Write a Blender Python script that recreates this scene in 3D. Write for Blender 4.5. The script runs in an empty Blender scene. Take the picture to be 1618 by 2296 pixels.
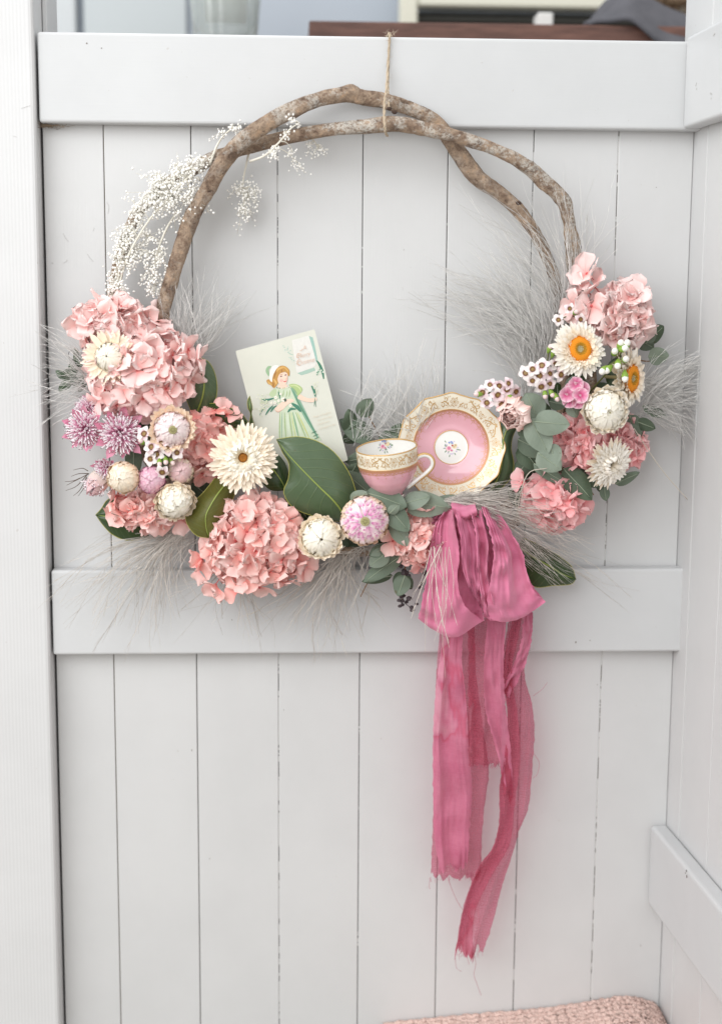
import bpy, bmesh, math, random
from mathutils import Vector, Matrix, Euler, noise
from mathutils.geometry import tessellate_polygon

scene = bpy.context.scene
COL = scene.collection

# ------------------------------------------------------------------ camera
# Door boards lie in the plane y = 0, x to the right, z up; the camera stands
# 1.79 m in front of them, a little above the wreath, looking slightly down.
FPX, CXP, CYP = 3256.0, 809.0, 1148.0        # focal length / centre in 1618 x 2296 units
ax = Vector((66400, 65, -3256)).normalized()
az = Vector((139, 21100, 3256)); az = (az - ax * az.dot(ax)).normalized()
ay = az.cross(ax)
M_WC = Matrix((ax, ay, az)).transposed()       # world -> camera
M_CW = M_WC.transposed()
DIST = 1.79
FWD = M_CW @ Vector((0, 0, -1))
CAM = -FWD * DIST
cam_data = bpy.data.cameras.new('camera')
cam = bpy.data.objects.new('camera', cam_data)
COL.objects.link(cam)
cam.matrix_world = Matrix.Translation(CAM) @ M_CW.to_4x4()
cam_data.sensor_fit = 'VERTICAL'
cam_data.sensor_width = 36.0 * 721 / 1024
cam_data.sensor_height = 36.0
cam_data.lens = 36.0 * FPX / 2296.0
cam_data.clip_start = 0.05
cam_data.clip_end = 50.0
cam_data.dof.use_dof = True
cam_data.dof.focus_distance = 1.70
cam_data.dof.aperture_fstop = 2.2
scene.camera = cam
scene.render.resolution_x, scene.render.resolution_y = 721, 1024

# ------------------------------------------------------------------ light
world = bpy.data.worlds.new('World'); scene.world = world
world.use_nodes = True
bg = world.node_tree.nodes['Background']
bg.inputs['Color'].default_value = (1.0, 0.99, 0.98, 1)
bg.inputs['Strength'].default_value = 1.04

def area(name, loc, target, sx, sy, power, col):
    l = bpy.data.lights.new(name, 'AREA'); l.shape = 'RECTANGLE'
    l.size, l.size_y, l.energy, l.color = sx, sy, power, col
    o = bpy.data.objects.new(name, l); COL.objects.link(o)
    o.location = loc
    o.rotation_euler = (Vector(target) - Vector(loc)).to_track_quat('-Z', 'Y').to_euler()
    return o
area('window_light', (-1.75, -2.25, 1.5), (0.05, 0, 0.05), 3.2, 2.3, 86, (0.975, 0.99, 1.0))
area('added_back_fill', (-0.3, 0.35, 2.2), (0.0, 0.8, 0.5), 1.2, 0.6, 9, (1.0, 0.99, 0.97))  # added lamp with no visible source, brightens the wall behind the door

vs = scene.view_settings
vs.view_transform = 'Standard'; vs.look = 'None'; vs.exposure = 0.0; vs.gamma = 1.0
vs.use_curve_mapping = False
scene.cycles.use_denoising = True
scene.cycles.max_bounces = 8
scene.cycles.transparent_max_bounces = 16

# ------------------------------------------------------------------ helpers
def at(x, y, d=0.0):
    """Point d metres in front of the door boards, seen at picture position x, y."""
    r = M_CW @ Vector(((x - CXP) / FPX, -(y - CYP) / FPX, -1.0))
    t = (-d - CAM.y) / r.y
    return CAM + r * t

def px(d=0.06):                                # metres per picture unit at depth d
    return (DIST - d) / FPX

def me_new(name, verts, faces, mat=None, smooth=True, t=None, s=None):
    me = bpy.data.meshes.new(name)
    me.from_pydata([tuple(v) for v in verts], [], faces)
    if smooth:
        me.polygons.foreach_set('use_smooth', [True] * len(me.polygons))
    for an, av in (('t', t), ('s', s)):
        if av is not None:
            a = me.attributes.new(an, 'FLOAT', 'POINT')
            a.data.foreach_set('value', av)
    if mat: me.materials.append(mat)
    me.update()
    return me

def ob(name, me, parent=None, mw=None):
    o = bpy.data.objects.new(name, me)
    COL.objects.link(o)
    if parent is not None: o.parent = parent
    if mw is not None: o.matrix_basis = mw
    return o

def thing(name, label, cat, loc=None, group=None, mw=None):
    o = bpy.data.objects.new(name, None); COL.objects.link(o)
    o.empty_display_size = 0.02
    if mw is not None: o.matrix_basis = mw
    elif loc is not None: o.location = loc
    tag(o, label, cat, group)
    return o

def tag(o, label, cat, group=None, kind=None):
    o['label'] = label; o['category'] = cat
    if group: o['group'] = group
    if kind: o['kind'] = kind
    return o

class MB:
    """collects geometry of ONE mesh object"""
    def __init__(s): s.v = []; s.f = []; s.t = []; s.s = []
    def add(s, vs, fs, t=None, sv=None):
        b = len(s.v); s.v += [Vector(v) for v in vs]
        s.f += [tuple(i + b for i in f) for f in fs]
        s.t += list(t) if t is not None else [0.0] * len(vs)
        s.s += list(sv) if sv is not None else [0.0] * len(vs)
    def box(s, a, b):
        x0, y0, z0 = a; x1, y1, z1 = b
        s.add([(x0,y0,z0),(x1,y0,z0),(x1,y1,z0),(x0,y1,z0),(x0,y0,z1),(x1,y0,z1),(x1,y1,z1),(x0,y1,z1)],
              [(0,3,2,1),(4,5,6,7),(0,1,5,4),(1,2,6,5),(2,3,7,6),(3,0,4,7)])
    def tube(s, pts, rads, n=6, cap=True, tv=None, sv=0.0):
        fr = frames(pts)
        vs, ts = [], []
        m = len(pts)
        for i, (p, (T, N, B)) in enumerate(zip(pts, fr)):
            r = rads[i] if hasattr(rads, '__len__') else rads
            for k in range(n):
                a = 2 * math.pi * k / n
                vs.append(p + N * (r * math.cos(a)) + B * (r * math.sin(a)))
                ts.append(tv[i] if tv else i / max(1, m - 1))
        fs = []
        for i in range(m - 1):
            for k in range(n):
                k2 = (k + 1) % n
                fs.append((i*n+k, i*n+k2, (i+1)*n+k2, (i+1)*n+k))
        if cap:
            fs.append(tuple(reversed(range(n)))); fs.append(tuple((m-1)*n+k for k in range(n)))
        s.add(vs, fs, ts, [sv] * len(vs))
    def grid(s, rows, t=None, sv=None):
        m, n = len(rows), len(rows[0])
        vs = [v for r in rows for v in r]
        fs = [(i*n+k, i*n+k+1, (i+1)*n+k+1, (i+1)*n+k) for i in range(m-1) for k in range(n-1)]
        tt = t if t is not None else [i / (m - 1) for i in range(m) for k in range(n)]
        ss = sv if sv is not None else [k / (n - 1) for i in range(m) for k in range(n)]
        s.add(vs, fs, tt, ss)
    def lathe(s, prof, n=48, wob=None):
        vs, ts = [], []
        m = len(prof)
        for i, (r, z) in enumerate(prof):
            for k in range(n):
                a = 2 * math.pi * k / n
                rr = r * (wob(a, i / (m - 1)) if wob else 1.0)
                vs.append((rr * math.cos(a), rr * math.sin(a), z)); ts.append(i / (m - 1))
        fs = [(i*n+k, i*n+(k+1)%n, (i+1)*n+(k+1)%n, (i+1)*n+k) for i in range(m-1) for k in range(n)]
        s.add(vs, fs, ts)
    def ico(s, c, r, sub=1, sq=(1,1,1), tv=0.0):
        vs, fs = ICO[sub]
        s.add([Vector((c[0]+v[0]*r*sq[0], c[1]+v[1]*r*sq[1], c[2]+v[2]*r*sq[2])) for v in vs], fs, [tv]*len(vs))
    def mesh(s, name, mat, smooth=True): return me_new(name, s.v, s.f, mat, smooth, s.t, s.s)
    def build(s, name, mat, parent=None, smooth=True, mw=None):
        return ob(name, s.mesh(name, mat, smooth), parent, mw)

def _ico(sub):
    b = bmesh.new(); bmesh.ops.create_icosphere(b, subdivisions=sub, radius=1.0)
    b.verts.index_update()
    r = ([tuple(v.co) for v in b.verts], [tuple(v.index for v in f.verts) for f in b.faces]); b.free(); return r
ICO = {1: _ico(1), 2: _ico(2), 3: _ico(3)}

def frames(pts):
    m = len(pts); out = []
    T0 = (pts[1] - pts[0]).normalized()
    h = Vector((0, -1, 0)) if abs(T0.y) < 0.9 else Vector((1, 0, 0))
    N = (h - T0 * h.dot(T0)).normalized()
    for i in range(m):
        T = (pts[min(i+1, m-1)] - pts[max(i-1, 0)])
        T = T.normalized() if T.length > 1e-9 else T0
        N = N - T * N.dot(T)
        N = N.normalized() if N.length > 1e-6 else T.orthogonal().normalized()
        out.append((T, N, T.cross(N))); T0 = T
    return out

def cr(P, n):
    """Catmull-Rom through Vectors / tuples, n samples in all"""
    P = [Vector(p) for p in P]
    if len(P) == 2: return [P[0].lerp(P[1], i / (n - 1)) for i in range(n)]
    Q = [P[0] * 2 - P[1]] + P + [P[-1] * 2 - P[-2]]
    out = []
    for i in range(n):
        u = i / (n - 1) * (len(P) - 1); k = min(int(u), len(P) - 2); f = u - k
        a, b, c, d = Q[k], Q[k+1], Q[k+2], Q[k+3]
        out.append(0.5 * ((2*b) + (c - a)*f + (2*a - 5*b + 4*c - d)*f*f + (3*b - a - 3*c + d)*f*f*f))
    return out

def lerp(a, b, t): return a + (b - a) * t
def sm(x): x = max(0.0, min(1.0, x)); return x * x * (3 - 2 * x)

def axis_frame(n, spin=0.0):
    n = Vector(n).normalized()
    h = Vector((0, 0, 1)) if abs(n.z) < 0.95 else Vector((1, 0, 0))
    x = h.cross(n).normalized(); y = n.cross(x)
    return Matrix((x, y, n)).transposed().to_4x4() @ Matrix.Rotation(spin, 4, 'Z')

def face(tx, ty): return Vector((tx, -1.0, ty)).normalized()     # looking out of the door, tilted

# ------------------------------------------------------------------ materials
def nmat(name):
    m = bpy.data.materials.new(name); m.use_nodes = True
    nt = m.node_tree
    return m, nt, nt.nodes['Principled BSDF'], nt.nodes['Material Output']
def nn(nt, typ, **kw):
    n = nt.nodes.new(typ)
    for k, v in kw.items():
        if k in n.inputs: n.inputs[k].default_value = v
        else: setattr(n, k, v)
    return n
def ramp(nt, fac, stops, interp='LINEAR'):
    r = nt.nodes.new('ShaderNodeValToRGB'); r.color_ramp.interpolation = interp
    e = r.color_ramp.elements
    while len(e) > 1: e.remove(e[-1])
    e[0].position = stops[0][0]; e[0].color = (*stops[0][1], 1)
    for p, c in stops[1:]:
        x = e.new(p); x.color = (*c, 1)
    if fac is not None: nt.links.new(fac, r.inputs['Fac'])
    return r
def coords(nt, scale=(1,1,1), space='Object'):
    tc = nt.nodes.new('ShaderNodeTexCoord'); mp = nt.nodes.new('ShaderNodeMapping')
    mp.inputs['Scale'].default_value = scale
    nt.links.new(tc.outputs[space], mp.inputs['Vector'])
    return mp.outputs['Vector']
def tex_noise(nt, vec, scale, detail=4, rough=0.55):
    n = nt.nodes.new('ShaderNodeTexNoise')
    n.inputs['Scale'].default_value = scale; n.inputs['Detail'].default_value = detail
    n.inputs['Roughness'].default_value = rough
    if vec is not None: nt.links.new(vec, n.inputs['Vector'])
    return n
def mixc(nt, a, b, fac, mode='MIX'):
    m = nt.nodes.new('ShaderNodeMix'); m.data_type = 'RGBA'; m.blend_type = mode
    def put(sock, v):
        if isinstance(v, bpy.types.NodeSocket): nt.links.new(v, sock)
        elif isinstance(v, (int, float)): sock.default_value = v
        else: sock.default_value = (*v, 1)
    put(m.inputs['Factor'], fac); put(m.inputs['A'], a); put(m.inputs['B'], b)
    return m.outputs['Result']
def mathn(nt, op, a, b=None, c=None):
    m = nt.nodes.new('ShaderNodeMath'); m.operation = op
    for i, v in enumerate((a, b, c)):
        if v is None: continue
        if isinstance(v, bpy.types.NodeSocket): nt.links.new(v, m.inputs[i])
        else: m.inputs[i].default_value = v
    return m.outputs[0]
def bump(nt, bsdf, h, strength, dist=0.001):
    b = nt.nodes.new('ShaderNodeBump'); b.inputs['Strength'].default_value = strength
    b.inputs['Distance'].default_value = dist
    nt.links.new(h, b.inputs['Height']); nt.links.new(b.outputs['Normal'], bsdf.inputs['Normal'])
def attr(nt, name):
    a = nt.nodes.new('ShaderNodeAttribute'); a.attribute_name = name; return a.outputs['Fac']
def translucent(nt, bsdf, out, col, amount, sheer=None, sheer_col=(1,1,1)):
    """adds light passing through a thin sheet; sheer mixes in see-through weave"""
    tr = nt.nodes.new('ShaderNodeBsdfTranslucent')
    if isinstance(col, bpy.types.NodeSocket): nt.links.new(col, tr.inputs['Color'])
    else: tr.inputs['Color'].default_value = (*col, 1)
    mx = nt.nodes.new('ShaderNodeMixShader'); mx.inputs[0].default_value = amount
    nt.links.new(bsdf.outputs[0], mx.inputs[1]); nt.links.new(tr.outputs[0], mx.inputs[2])
    last = mx.outputs[0]
    if sheer is not None:
        tp = nt.nodes.new('ShaderNodeBsdfTransparent'); tp.inputs['Color'].default_value = (*sheer_col, 1)
        m2 = nt.nodes.new('ShaderNodeMixShader')
        if isinstance(sheer, bpy.types.NodeSocket): nt.links.new(sheer, m2.inputs[0])
        else: m2.inputs[0].default_value = sheer
        nt.links.new(last, m2.inputs[1]); nt.links.new(tp.outputs[0], m2.inputs[2]); last = m2.outputs[0]
    nt.links.new(last, out.inputs['Surface'])

def paint_mat(name, col, grain=(60, 60, 3), bstr=0.25, rough=0.42, dirt=0.04):
    m, nt, b, o = nmat(name)
    v = coords(nt)
    n1 = tex_noise(nt, coords(nt, grain), 6, 5, 0.6)
    n2 = tex_noise(nt, v, 5, 5, 0.6)
    sp = tex_noise(nt, v, 130, 2, 0.5)
    c = mixc(nt, col, tuple(x * 0.93 for x in col), ramp(nt, n2.outputs['Fac'], [(0.4, (0,0,0)), (0.75, (1,1,1))]).outputs[0])
    specks = ramp(nt, sp.outputs['Fac'], [(0.0, (1,1,1)), (0.235, (1,1,1)), (0.25, (0,0,0))]).outputs[0]
    c = mixc(nt, c, (0.35, 0.30, 0.25), mathn(nt, 'MULTIPLY', specks, dirt * 6))
    nt.links.new(c, b.inputs['Base Color'])
    b.inputs['Roughness'].default_value = rough
    bump(nt, b, mathn(nt, 'ADD', n1.outputs['Fac'], mathn(nt, 'MULTIPLY', n2.outputs['Fac'], 0.6)), bstr, 0.0012)
    return m

def flat_mat(name, col, rough=0.6, metal=0.0, var=0.0, vscale=60, sss=0.0):
    m, nt, b, o = nmat(name)
    b.inputs['Roughness'].default_value = rough; b.inputs['Metallic'].default_value = metal
    if var:
        n = tex_noise(nt, coords(nt), vscale, 4)
        c = mixc(nt, tuple(x * (1 - var) for x in col), tuple(min(1, x * (1 + var)) for x in col), n.outputs['Fac'])
        nt.links.new(c, b.inputs['Base Color'])
    else: b.inputs['Base Color'].default_value = (*col, 1)
    return m
# ================================================================== SETTING
WHITE = paint_mat('white_paint', (0.622, 0.626, 0.626), bstr=0.11)
WHITE_RAIL = paint_mat('white_rail_paint', (0.595, 0.605, 0.611), grain=(3, 60, 60), bstr=0.09)
WHITE_POST = paint_mat('white_ridged_paint', (0.645, 0.648, 0.65), bstr=0.0, rough=0.5)
nt = WHITE_POST.node_tree                                  # fine vertical ridges of rough-sawn timber
wv = nt.nodes.new('ShaderNodeTexWave'); wv.wave_type = 'BANDS'; wv.bands_direction = 'X'
wv.inputs['Scale'].default_value = 75; wv.inputs['Distortion'].default_value = 1.6; wv.inputs['Detail'].default_value = 3
nt.links.new(coords(nt, (1, 1, 0.06)), wv.inputs['Vector'])
pn = tex_noise(nt, coords(nt, (1, 1, 0.35)), 40, 5, 0.6)
bump(nt, nt.nodes['Principled BSDF'], mathn(nt, 'ADD', wv.outputs['Fac'], mathn(nt, 'MULTIPLY', pn.outputs['Fac'], 1.2)), 0.16, 0.0005)

def rbox(name, a, b, mat, parent=None, bev=0.002, seg=2, mw=None):
    """a board: box with rounded edges, one mesh"""
    bm = bmesh.new()
    bmesh.ops.create_cube(bm, size=1.0)
    for v in bm.verts:
        v.co = Vector([lerp(a[i], b[i], v.co[i] + 0.5) for i in range(3)])
    bmesh.ops.bevel(bm, geom=bm.edges[:], offset=bev, segments=seg, affect='EDGES', profile=0.5)
    me = bpy.data.meshes.new(name); bm.to_mesh(me); bm.free()
    me.materials.append(mat)
    return ob(name, me, parent, mw)

# ---- plank door
door_x = [at(x, 300).x for x in (95, 232, 428, 622, 814, 1005, 1197, 1387, 1556)]
ZTOP = at(800, 81, 0.022).z
ZRB = at(800, 283, 0.022).z
ZM1 = at(800, 1277, 0.022).z
ZM0 = at(800, 1465, 0.022).z
ZBOT = -1.02
door = thing('plank_door', 'white painted plank door with two rails behind the wreath', 'door', (0, 0, ZBOT))
DI = Matrix.Translation((0, 0, -ZBOT))
rng = random.Random(4)
for i in range(8):
    g = 0.00045
    rbox('plank', (door_x[i] + g, rng.uniform(0, 0.0007), ZBOT), (door_x[i+1] - g, 0.02, ZTOP - 0.012), WHITE, door, 0.0011, 2, DI)

def joint_mat(name, paint, scale, tint):
    m, nt, b, o = nmat(name)
    n = tex_noise(nt, coords(nt, (0.02, 0.02, 1)), scale, 4, 0.7)
    c = ramp(nt, n.outputs['Fac'], [(paint - 0.01, (0.72, 0.72, 0.70)), (paint + 0.01, tint)])
    nt.links.new(c.outputs[0], b.inputs['Base Color']); b.inputs['Roughness'].default_value = 0.8
    return m
joints = [(0.30, 14, (0.12, 0.095, 0.06)), (0.25, 14, (0.10, 0.095, 0.085)), (0.52, 26, (0.16, 0.16, 0.16)), (0.42, 24, (0.10, 0.10, 0.10)),
          (0.38, 22, (0.09, 0.085, 0.075)), (0.46, 30, (0.10, 0.10, 0.09)), (0.50, 26, (0.18, 0.17, 0.15))]
for i, (p, sc_, tint) in enumerate(joints):
    x = door_x[i + 1]
    mb = MB(); mb.box((x - 0.0016, 0.0019, ZBOT + 0.002), (x + 0.0016, 0.016, ZTOP - 0.02))
    mb.build('joint', joint_mat('joint_paint', p, sc_, tint), door, False, DI)
rbox('top_rail', (door_x[0] + 0.0005, -0.022, ZRB), (door_x[-1] + 0.004, -0.0003, ZTOP), WHITE_RAIL, door, 0.0035, 3, DI)
rbox('middle_rail', (door_x[0] + 0.0005, -0.022, ZM0), (door_x[-1] + 0.004, -0.0003, ZM1), WHITE_RAIL, door, 0.003, 3, DI)
rbox('back_board', (door_x[0], 0.0205, ZBOT), (door_x[-1], 0.028, ZTOP - 0.012), flat_mat('dark_timber', (0.03, 0.025, 0.02), 0.9), door, 0.001, 1, DI)

# ---- post on the left
PX1 = door_x[0] - 0.0022
post = thing('door_post', 'broad white post with fine vertical ridges on the left', 'post', (PX1, 0, ZBOT))
rbox('post_board', (-0.22, -0.030, 0), (0, 0.115, 1.9), WHITE_POST, post, 0.005, 3)
rbox('door_stop', (0.0005, 0.032, 0), (0.006, 0.112, 1.9), WHITE_POST, post, 0.001, 1)

# ---- boarded side wall on the right, coming towards the viewer
ang = math.radians(3.2)
SW = Matrix.Translation((door_x[-1], 0, ZBOT)) @ Matrix.Rotation(-math.pi/2 + ang, 4, 'Z')
# local: +x runs towards the viewer, +y points away from the door opening (to the right)
side = thing('side_wall', 'white boarded side wall with two rails on the right', 'wall', mw=SW)
w0 = -0.052
edges = [w0, 0.048, 0.150, 0.252, 0.354, 0.456, 0.56, 0.66]
for i in range(len(edges) - 1):
    rbox('plank', (edges[i] + 0.0008, 0.0002 * (i % 2), 0), (edges[i+1] - 0.0008, 0.02, 1.9), WHITE, side, 0.0012, 2)
rbox('backing', (w0, 0.0205, 0), (0.66, 0.026, 1.9), flat_mat('dark_timber_side', (0.10, 0.085, 0.07), 0.9), side, 0.001, 1)
zt1 = at(1531, 84, 0.024).z - ZBOT; zt0 = at(1528, 288, 0.024).z - ZBOT
zl1 = at(1468, 1850, 0.004).z - ZBOT; zl0 = at(1464, 2026, 0.004).z - ZBOT
rbox('upper_rail', (0.0225, -0.022, zt0), (0.66, -0.0003, zt1), WHITE_RAIL, side, 0.0035, 3)
rbox('lower_rail', (0.0015, -0.022, zl0), (0.66, -0.0003, zl1), WHITE_RAIL, side, 0.0045, 3)
pit = flat_mat('pit_shadow', (0.16, 0.13, 0.11), 0.9)
def wall_pt(x, y, off):     # where a picture position meets the rail face
    inv = SW.inverted(); c = inv @ CAM; r = (inv.to_3x3() @ (at(x, y) - CAM))
    t = (-0.022 - off - c.y) / r.y
    return c + r * t
mb = MB(); c = wall_pt(1537, 1958, 0.0003)
for dx, dz, r in ((0, 0.003, 0.0013), (0.0025, -0.003, 0.0016), (-0.003, -0.001, 0.0009)):
    mb.ico((c.x + dx, c.y, c.z + dz), r, 1, (1, 0.2, 1.4))
mb.build('nail_hole', pit, side)
for (x, y) in ((1600, 72), (1592, 216), (1559, 193)):
    c = wall_pt(x, y, 0.0003); mb = MB()
    for k in range(3): mb.ico((c.x + rng.uniform(-.003, .003), c.y, c.z + rng.uniform(-.004, .004)), 0.0012, 1, (1, 0.15, 1))
    mb.build('dent', flat_mat('chipped_paint', (0.5, 0.49, 0.47), 0.8), side)

# ---- what shows over the top of the door, far out of focus
wall_y = 0.95
bw = at(600, 40, -wall_y)
m, nt, b, o = nmat('blue_grey_wall_paint'); b.inputs['Roughness'].default_value = 0.6
n = tex_noise(nt, coords(nt), 3, 3)
nt.links.new(mixc(nt, (0.37, 0.42, 0.49), (0.46, 0.50, 0.55), n.outputs['Fac']), b.inputs['Base Color'])
backwall = rbox('back_wall', (-2.2, wall_y, -1.0), (2.2, wall_y + 0.05, 1.9), m, None, 0.002, 1)
backwall['kind'] = 'structure'
pw = at(172, 40, -wall_y + 0.02)
p0 = at(118, 40, -wall_y + 0.03)
o_ = rbox('wall_panel', (p0.x - 0.35, wall_y - 0.03, -0.2), (pw.x, wall_y - 0.002, 1.8), paint_mat('panel_white', (0.53, 0.56, 0.575)), None, 0.004, 2)
tag(o_, 'pale wall panel above the door, beside the ridged post', 'panel')
o_ = rbox('wall_board', (pw.x + 0.012, wall_y - 0.02, -0.2), (at(420, 40, -wall_y).x, wall_y - 0.002, 1.8), flat_mat('pale_board', (0.48, 0.52, 0.535), 0.5, 0, 0.04, 6), None, 0.004, 2)
tag(o_, 'smooth pale grey wall board left of the glass vase', 'board')

# glass vase
V0 = at(506, 110, -0.55)
vase = thing('glass_vase', 'blurred tapered glass vase above the door, on the left', 'vase', V0)
s_ = px(-0.55)
mb = MB(); mb.lathe([(66*s_, 0), (69*s_, 0.02), (72*s_, 0.05), (80*s_, 0.11), (92*s_, 0.19), (90*s_, 0.19), (78*s_, 0.11), (70*s_, 0.05), (64*s_, 0.012), (0.001, 0.01)], 40)
m, nt, b, o = nmat('green_glass'); b.inputs['Base Color'].default_value = (0.86, 0.90, 0.88, 1)
b.inputs['Roughness'].default_value = 0.08; b.inputs['Transmission Weight'].default_value = 0.75; b.inputs['IOR'].default_value = 1.45
mb.build('glass', m, vase)
mb = MB(); mb.lathe([(0.001, 0.03), (40*s_, 0.03), (46*s_, 0.10), (40*s_, 0.16), (0.001, 0.17)], 24, lambda a, t: 1 + 0.09 * math.sin(5*a))
mb.build('filling', flat_mat('white_filling', (0.88, 0.89, 0.86), 0.8, 0, 0.12, 40), vase)

# brown shelf
SY = 0.42
s0 = at(693, 46, -SY); s1 = at(1600, 50, -SY); sb = at(1100, 100, -SY)
m, nt, b, o = nmat('brown_wood')
n = tex_noise(nt, coords(nt, (3, 30, 30)), 6, 5, 0.65)
nt.links.new(ramp(nt, n.outputs['Fac'], [(0.3, (0.075, 0.032, 0.023)), (0.7, (0.18, 0.085, 0.063))]).outputs[0], b.inputs['Base Color'])
b.inputs['Roughness'].default_value = 0.55
shelf = rbox('wooden_shelf', (s0.x, SY, sb.z), (s1.x + 0.3, SY + 0.26, s0.z), m, None, 0.002, 2)
tag(shelf, 'dark brown wooden shelf above the door', 'shelf')
# cream window frame with dark louvres
CREAM = flat_mat('cream_frame_paint', (0.66, 0.65, 0.55), 0.5)
f0 = at(897, 20, -0.86); f1 = at(936, 20, -0.86); ft = at(1100, 14, -0.86)
fr = thing('louvre_window', 'cream framed window with dark louvres behind the shelf', 'window', (f0.x, 0.86, s0.z - 0.05))
rbox('frame_post', (0, 0, -0.2), (f1.x - f0.x, 0.05, 0.6), CREAM, fr, 0.003, 1)
rbox('frame_head', (f1.x - f0.x + 0.001, 0.003, ft.z - (s0.z - 0.05)), (1.1, 0.05, ft.z - (s0.z - 0.05) + 0.05), CREAM, fr, 0.003, 1)
LOUV = flat_mat('dark_louvre', (0.045, 0.045, 0.04), 0.5)
zz = ft.z - (s0.z - 0.05)
for k in range(7):
    z = zz - 0.018 - k * 0.020
    rbox('slat', (f1.x - f0.x + 0.002, 0.02, z), (1.1, 0.046, z + 0.007), LOUV, fr, 0.001, 1,
         Matrix.Translation((0, 0.033, z)) @ Matrix.Rotation(0.5, 4, 'X') @ Matrix.Translation((0, -0.033, -z)))
rbox('louvre_backing', (f1.x - f0.x + 0.002, 0.055, -0.15), (1.1, 0.062, zz), LOUV, fr, 0.001, 1)
blk0 = at(1204, 60, -0.6); blk1 = at(1240, 28, -0.6)
o_ = rbox('small_white_box', (blk0.x, 0.6, s0.z + 0.002), (blk1.x, 0.64, blk1.z), flat_mat('white_card', (0.7, 0.7, 0.68), 0.6), None, 0.002, 1)
tag(o_, 'small white box on the shelf below the louvres', 'box')
# grey cloth heap
C0 = at(1330, 80, -0.40); C1 = at(1620, 20, -0.40)
mb = MB(); rows = []
W = C1.x - C0.x + 0.03
for j in range(22):
    v = j / 21; row = []
    for i in range(36):
        u = i / 35
        ridge = 0.052 * sm(u * 3.2) * (0.75 + 0.4 * math.sin(u * 4 + 0.6))
        x = C0.x - 0.005 + u * W
        droop = -0.042 * sm(1 - v * 3.0) * sm((u - 0.18) * 2.6)
        z = s0.z + 0.004 + ridge * math.sin(min(1, v * 1.35 + 0.12) * math.pi * 0.62) + droop
        y = SY - 0.02 * sm((u - 0.1) * 4) + v * 0.22
        q = noise.noise(Vector((u * 5, v * 4, 3.3)))
        row.append(Vector((x, y + 0.012 * q, z + 0.016 * q)))
    rows.append(row)
mb.grid(rows)
m, nt, b, o = nmat('grey_cloth'); b.inputs['Roughness'].default_value = 0.9
n = tex_noise(nt, coords(nt), 25, 4)
nt.links.new(mixc(nt, (0.045, 0.045, 0.055), (0.13, 0.13, 0.145), n.outputs['Fac']), b.inputs['Base Color'])
cl = mb.build('grey_cloth', m)
tag(cl, 'crumpled dark grey cloth lying on the brown shelf', 'cloth')
md = cl.modifiers.new('thickness', 'SOLIDIFY'); md.thickness = 0.006
# fur ball behind the cloth
mb = MB(); fc = at(1500, -14, -0.62); r_ = random.Random(9)
for k in range(500):
    d = Vector((r_.gauss(0, 1), r_.gauss(0, 1), r_.gauss(0, 1))).normalized()
    p = fc + Vector((d.x * 0.055, d.y * 0.035, d.z * 0.022))
    q = p + d * 0.014 + Vector((r_.uniform(-.006, .006), 0, -.006))
    sd = d.orthogonal() * 0.0012
    mb.add([p - sd, p + sd, q], [(0, 1, 2)])
mb.ico(fc, 1.0, 2, (0.055, 0.035, 0.022))
fu = mb.build('tan_cushion', flat_mat('tan_fur', (0.30, 0.21, 0.13), 0.95, 0, 0.4, 60))
tag(fu, 'shaggy tan cushion above the grey cloth, cut by the frame', 'cushion')

# ---- knitted pink throw at the bottom
m, nt, b, o = nmat('pink_knit'); b.inputs['Roughness'].default_value = 0.95
v = coords(nt)
vo = nt.nodes.new('ShaderNodeTexVoronoi'); vo.inputs['Scale'].default_value = 300; nt.links.new(v, vo.inputs['Vector'])
n2 = tex_noise(nt, v, 90, 3)
hole = attr(nt, 's')
c = mixc(nt, (0.84, 0.64, 0.57), (0.66, 0.44, 0.38), vo.outputs['Distance'])
c = mixc(nt, c, mixc(nt, (0.20, 0.19, 0.15), (0.36, 0.33, 0.27), n2.outputs['Fac']), hole)
nt.links.new(c, b.inputs['Base Color'])
bump(nt, b, mathn(nt, 'ADD', vo.outputs['Distance'], n2.outputs['Fac']), 0.7, 0.003)
mb = MB(); rows = []; ss = []
pts = cr([at(860, 2312, 0.01), at(1000, 2298, 0.01), at(1130, 2287, 0.01), at(1240, 2276, 0.01), at(1330, 2262, 0.01), at(1400, 2252, 0.01), at(1440, 2258, 0.01), at(1466, 2270, 0.01), at(1476, 2292, 0.01)], 220)
for j in range(110):
    v_ = j / 109
    row = []
    for i, p in enumerate(pts):
        dd = 0.004 + v_ * 0.28
        drop = 0.02 * (1 - math.cos(min(1, v_ * 2) * math.pi)) * 0.5 + 0.26 * max(0, v_ - 0.25)
        u = i / 219
        # crochet rows: rope ridges with eyelets between them
        ph = v_ * 28
        eye = max(0, math.cos(ph * math.pi)) ** 3 * max(0, math.cos(u * 18 * math.pi + int(ph + .5) * 1.4)) ** 2
        eye *= sm((u - 0.25) * 2)
        rib = abs(math.sin(ph * math.pi)) * 0.0030 + 0.0020 * noise.noise(Vector((i * 0.5, j * 0.5, 1))) + 0.0020 * abs(math.sin(u * 120 + ph * 3))
        fade = sm((u + 0.02) * 2)
        row.append(Vector((p.x, -dd + 0.0, p.z + rib - 0.006 * eye - drop * (0.15 + 0.25 * fade)))); ss.append(min(1, eye * 2.2))
    rows.append(row)
mb.grid(rows, None, ss)
th = mb.build('knitted_throw', m)
tag(th, 'dusty pink knitted throw lying along the foot of the door', 'throw')
md = th.modifiers.new('thickness', 'SOLIDIFY'); md.thickness = 0.006; md.offset = -1

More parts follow.
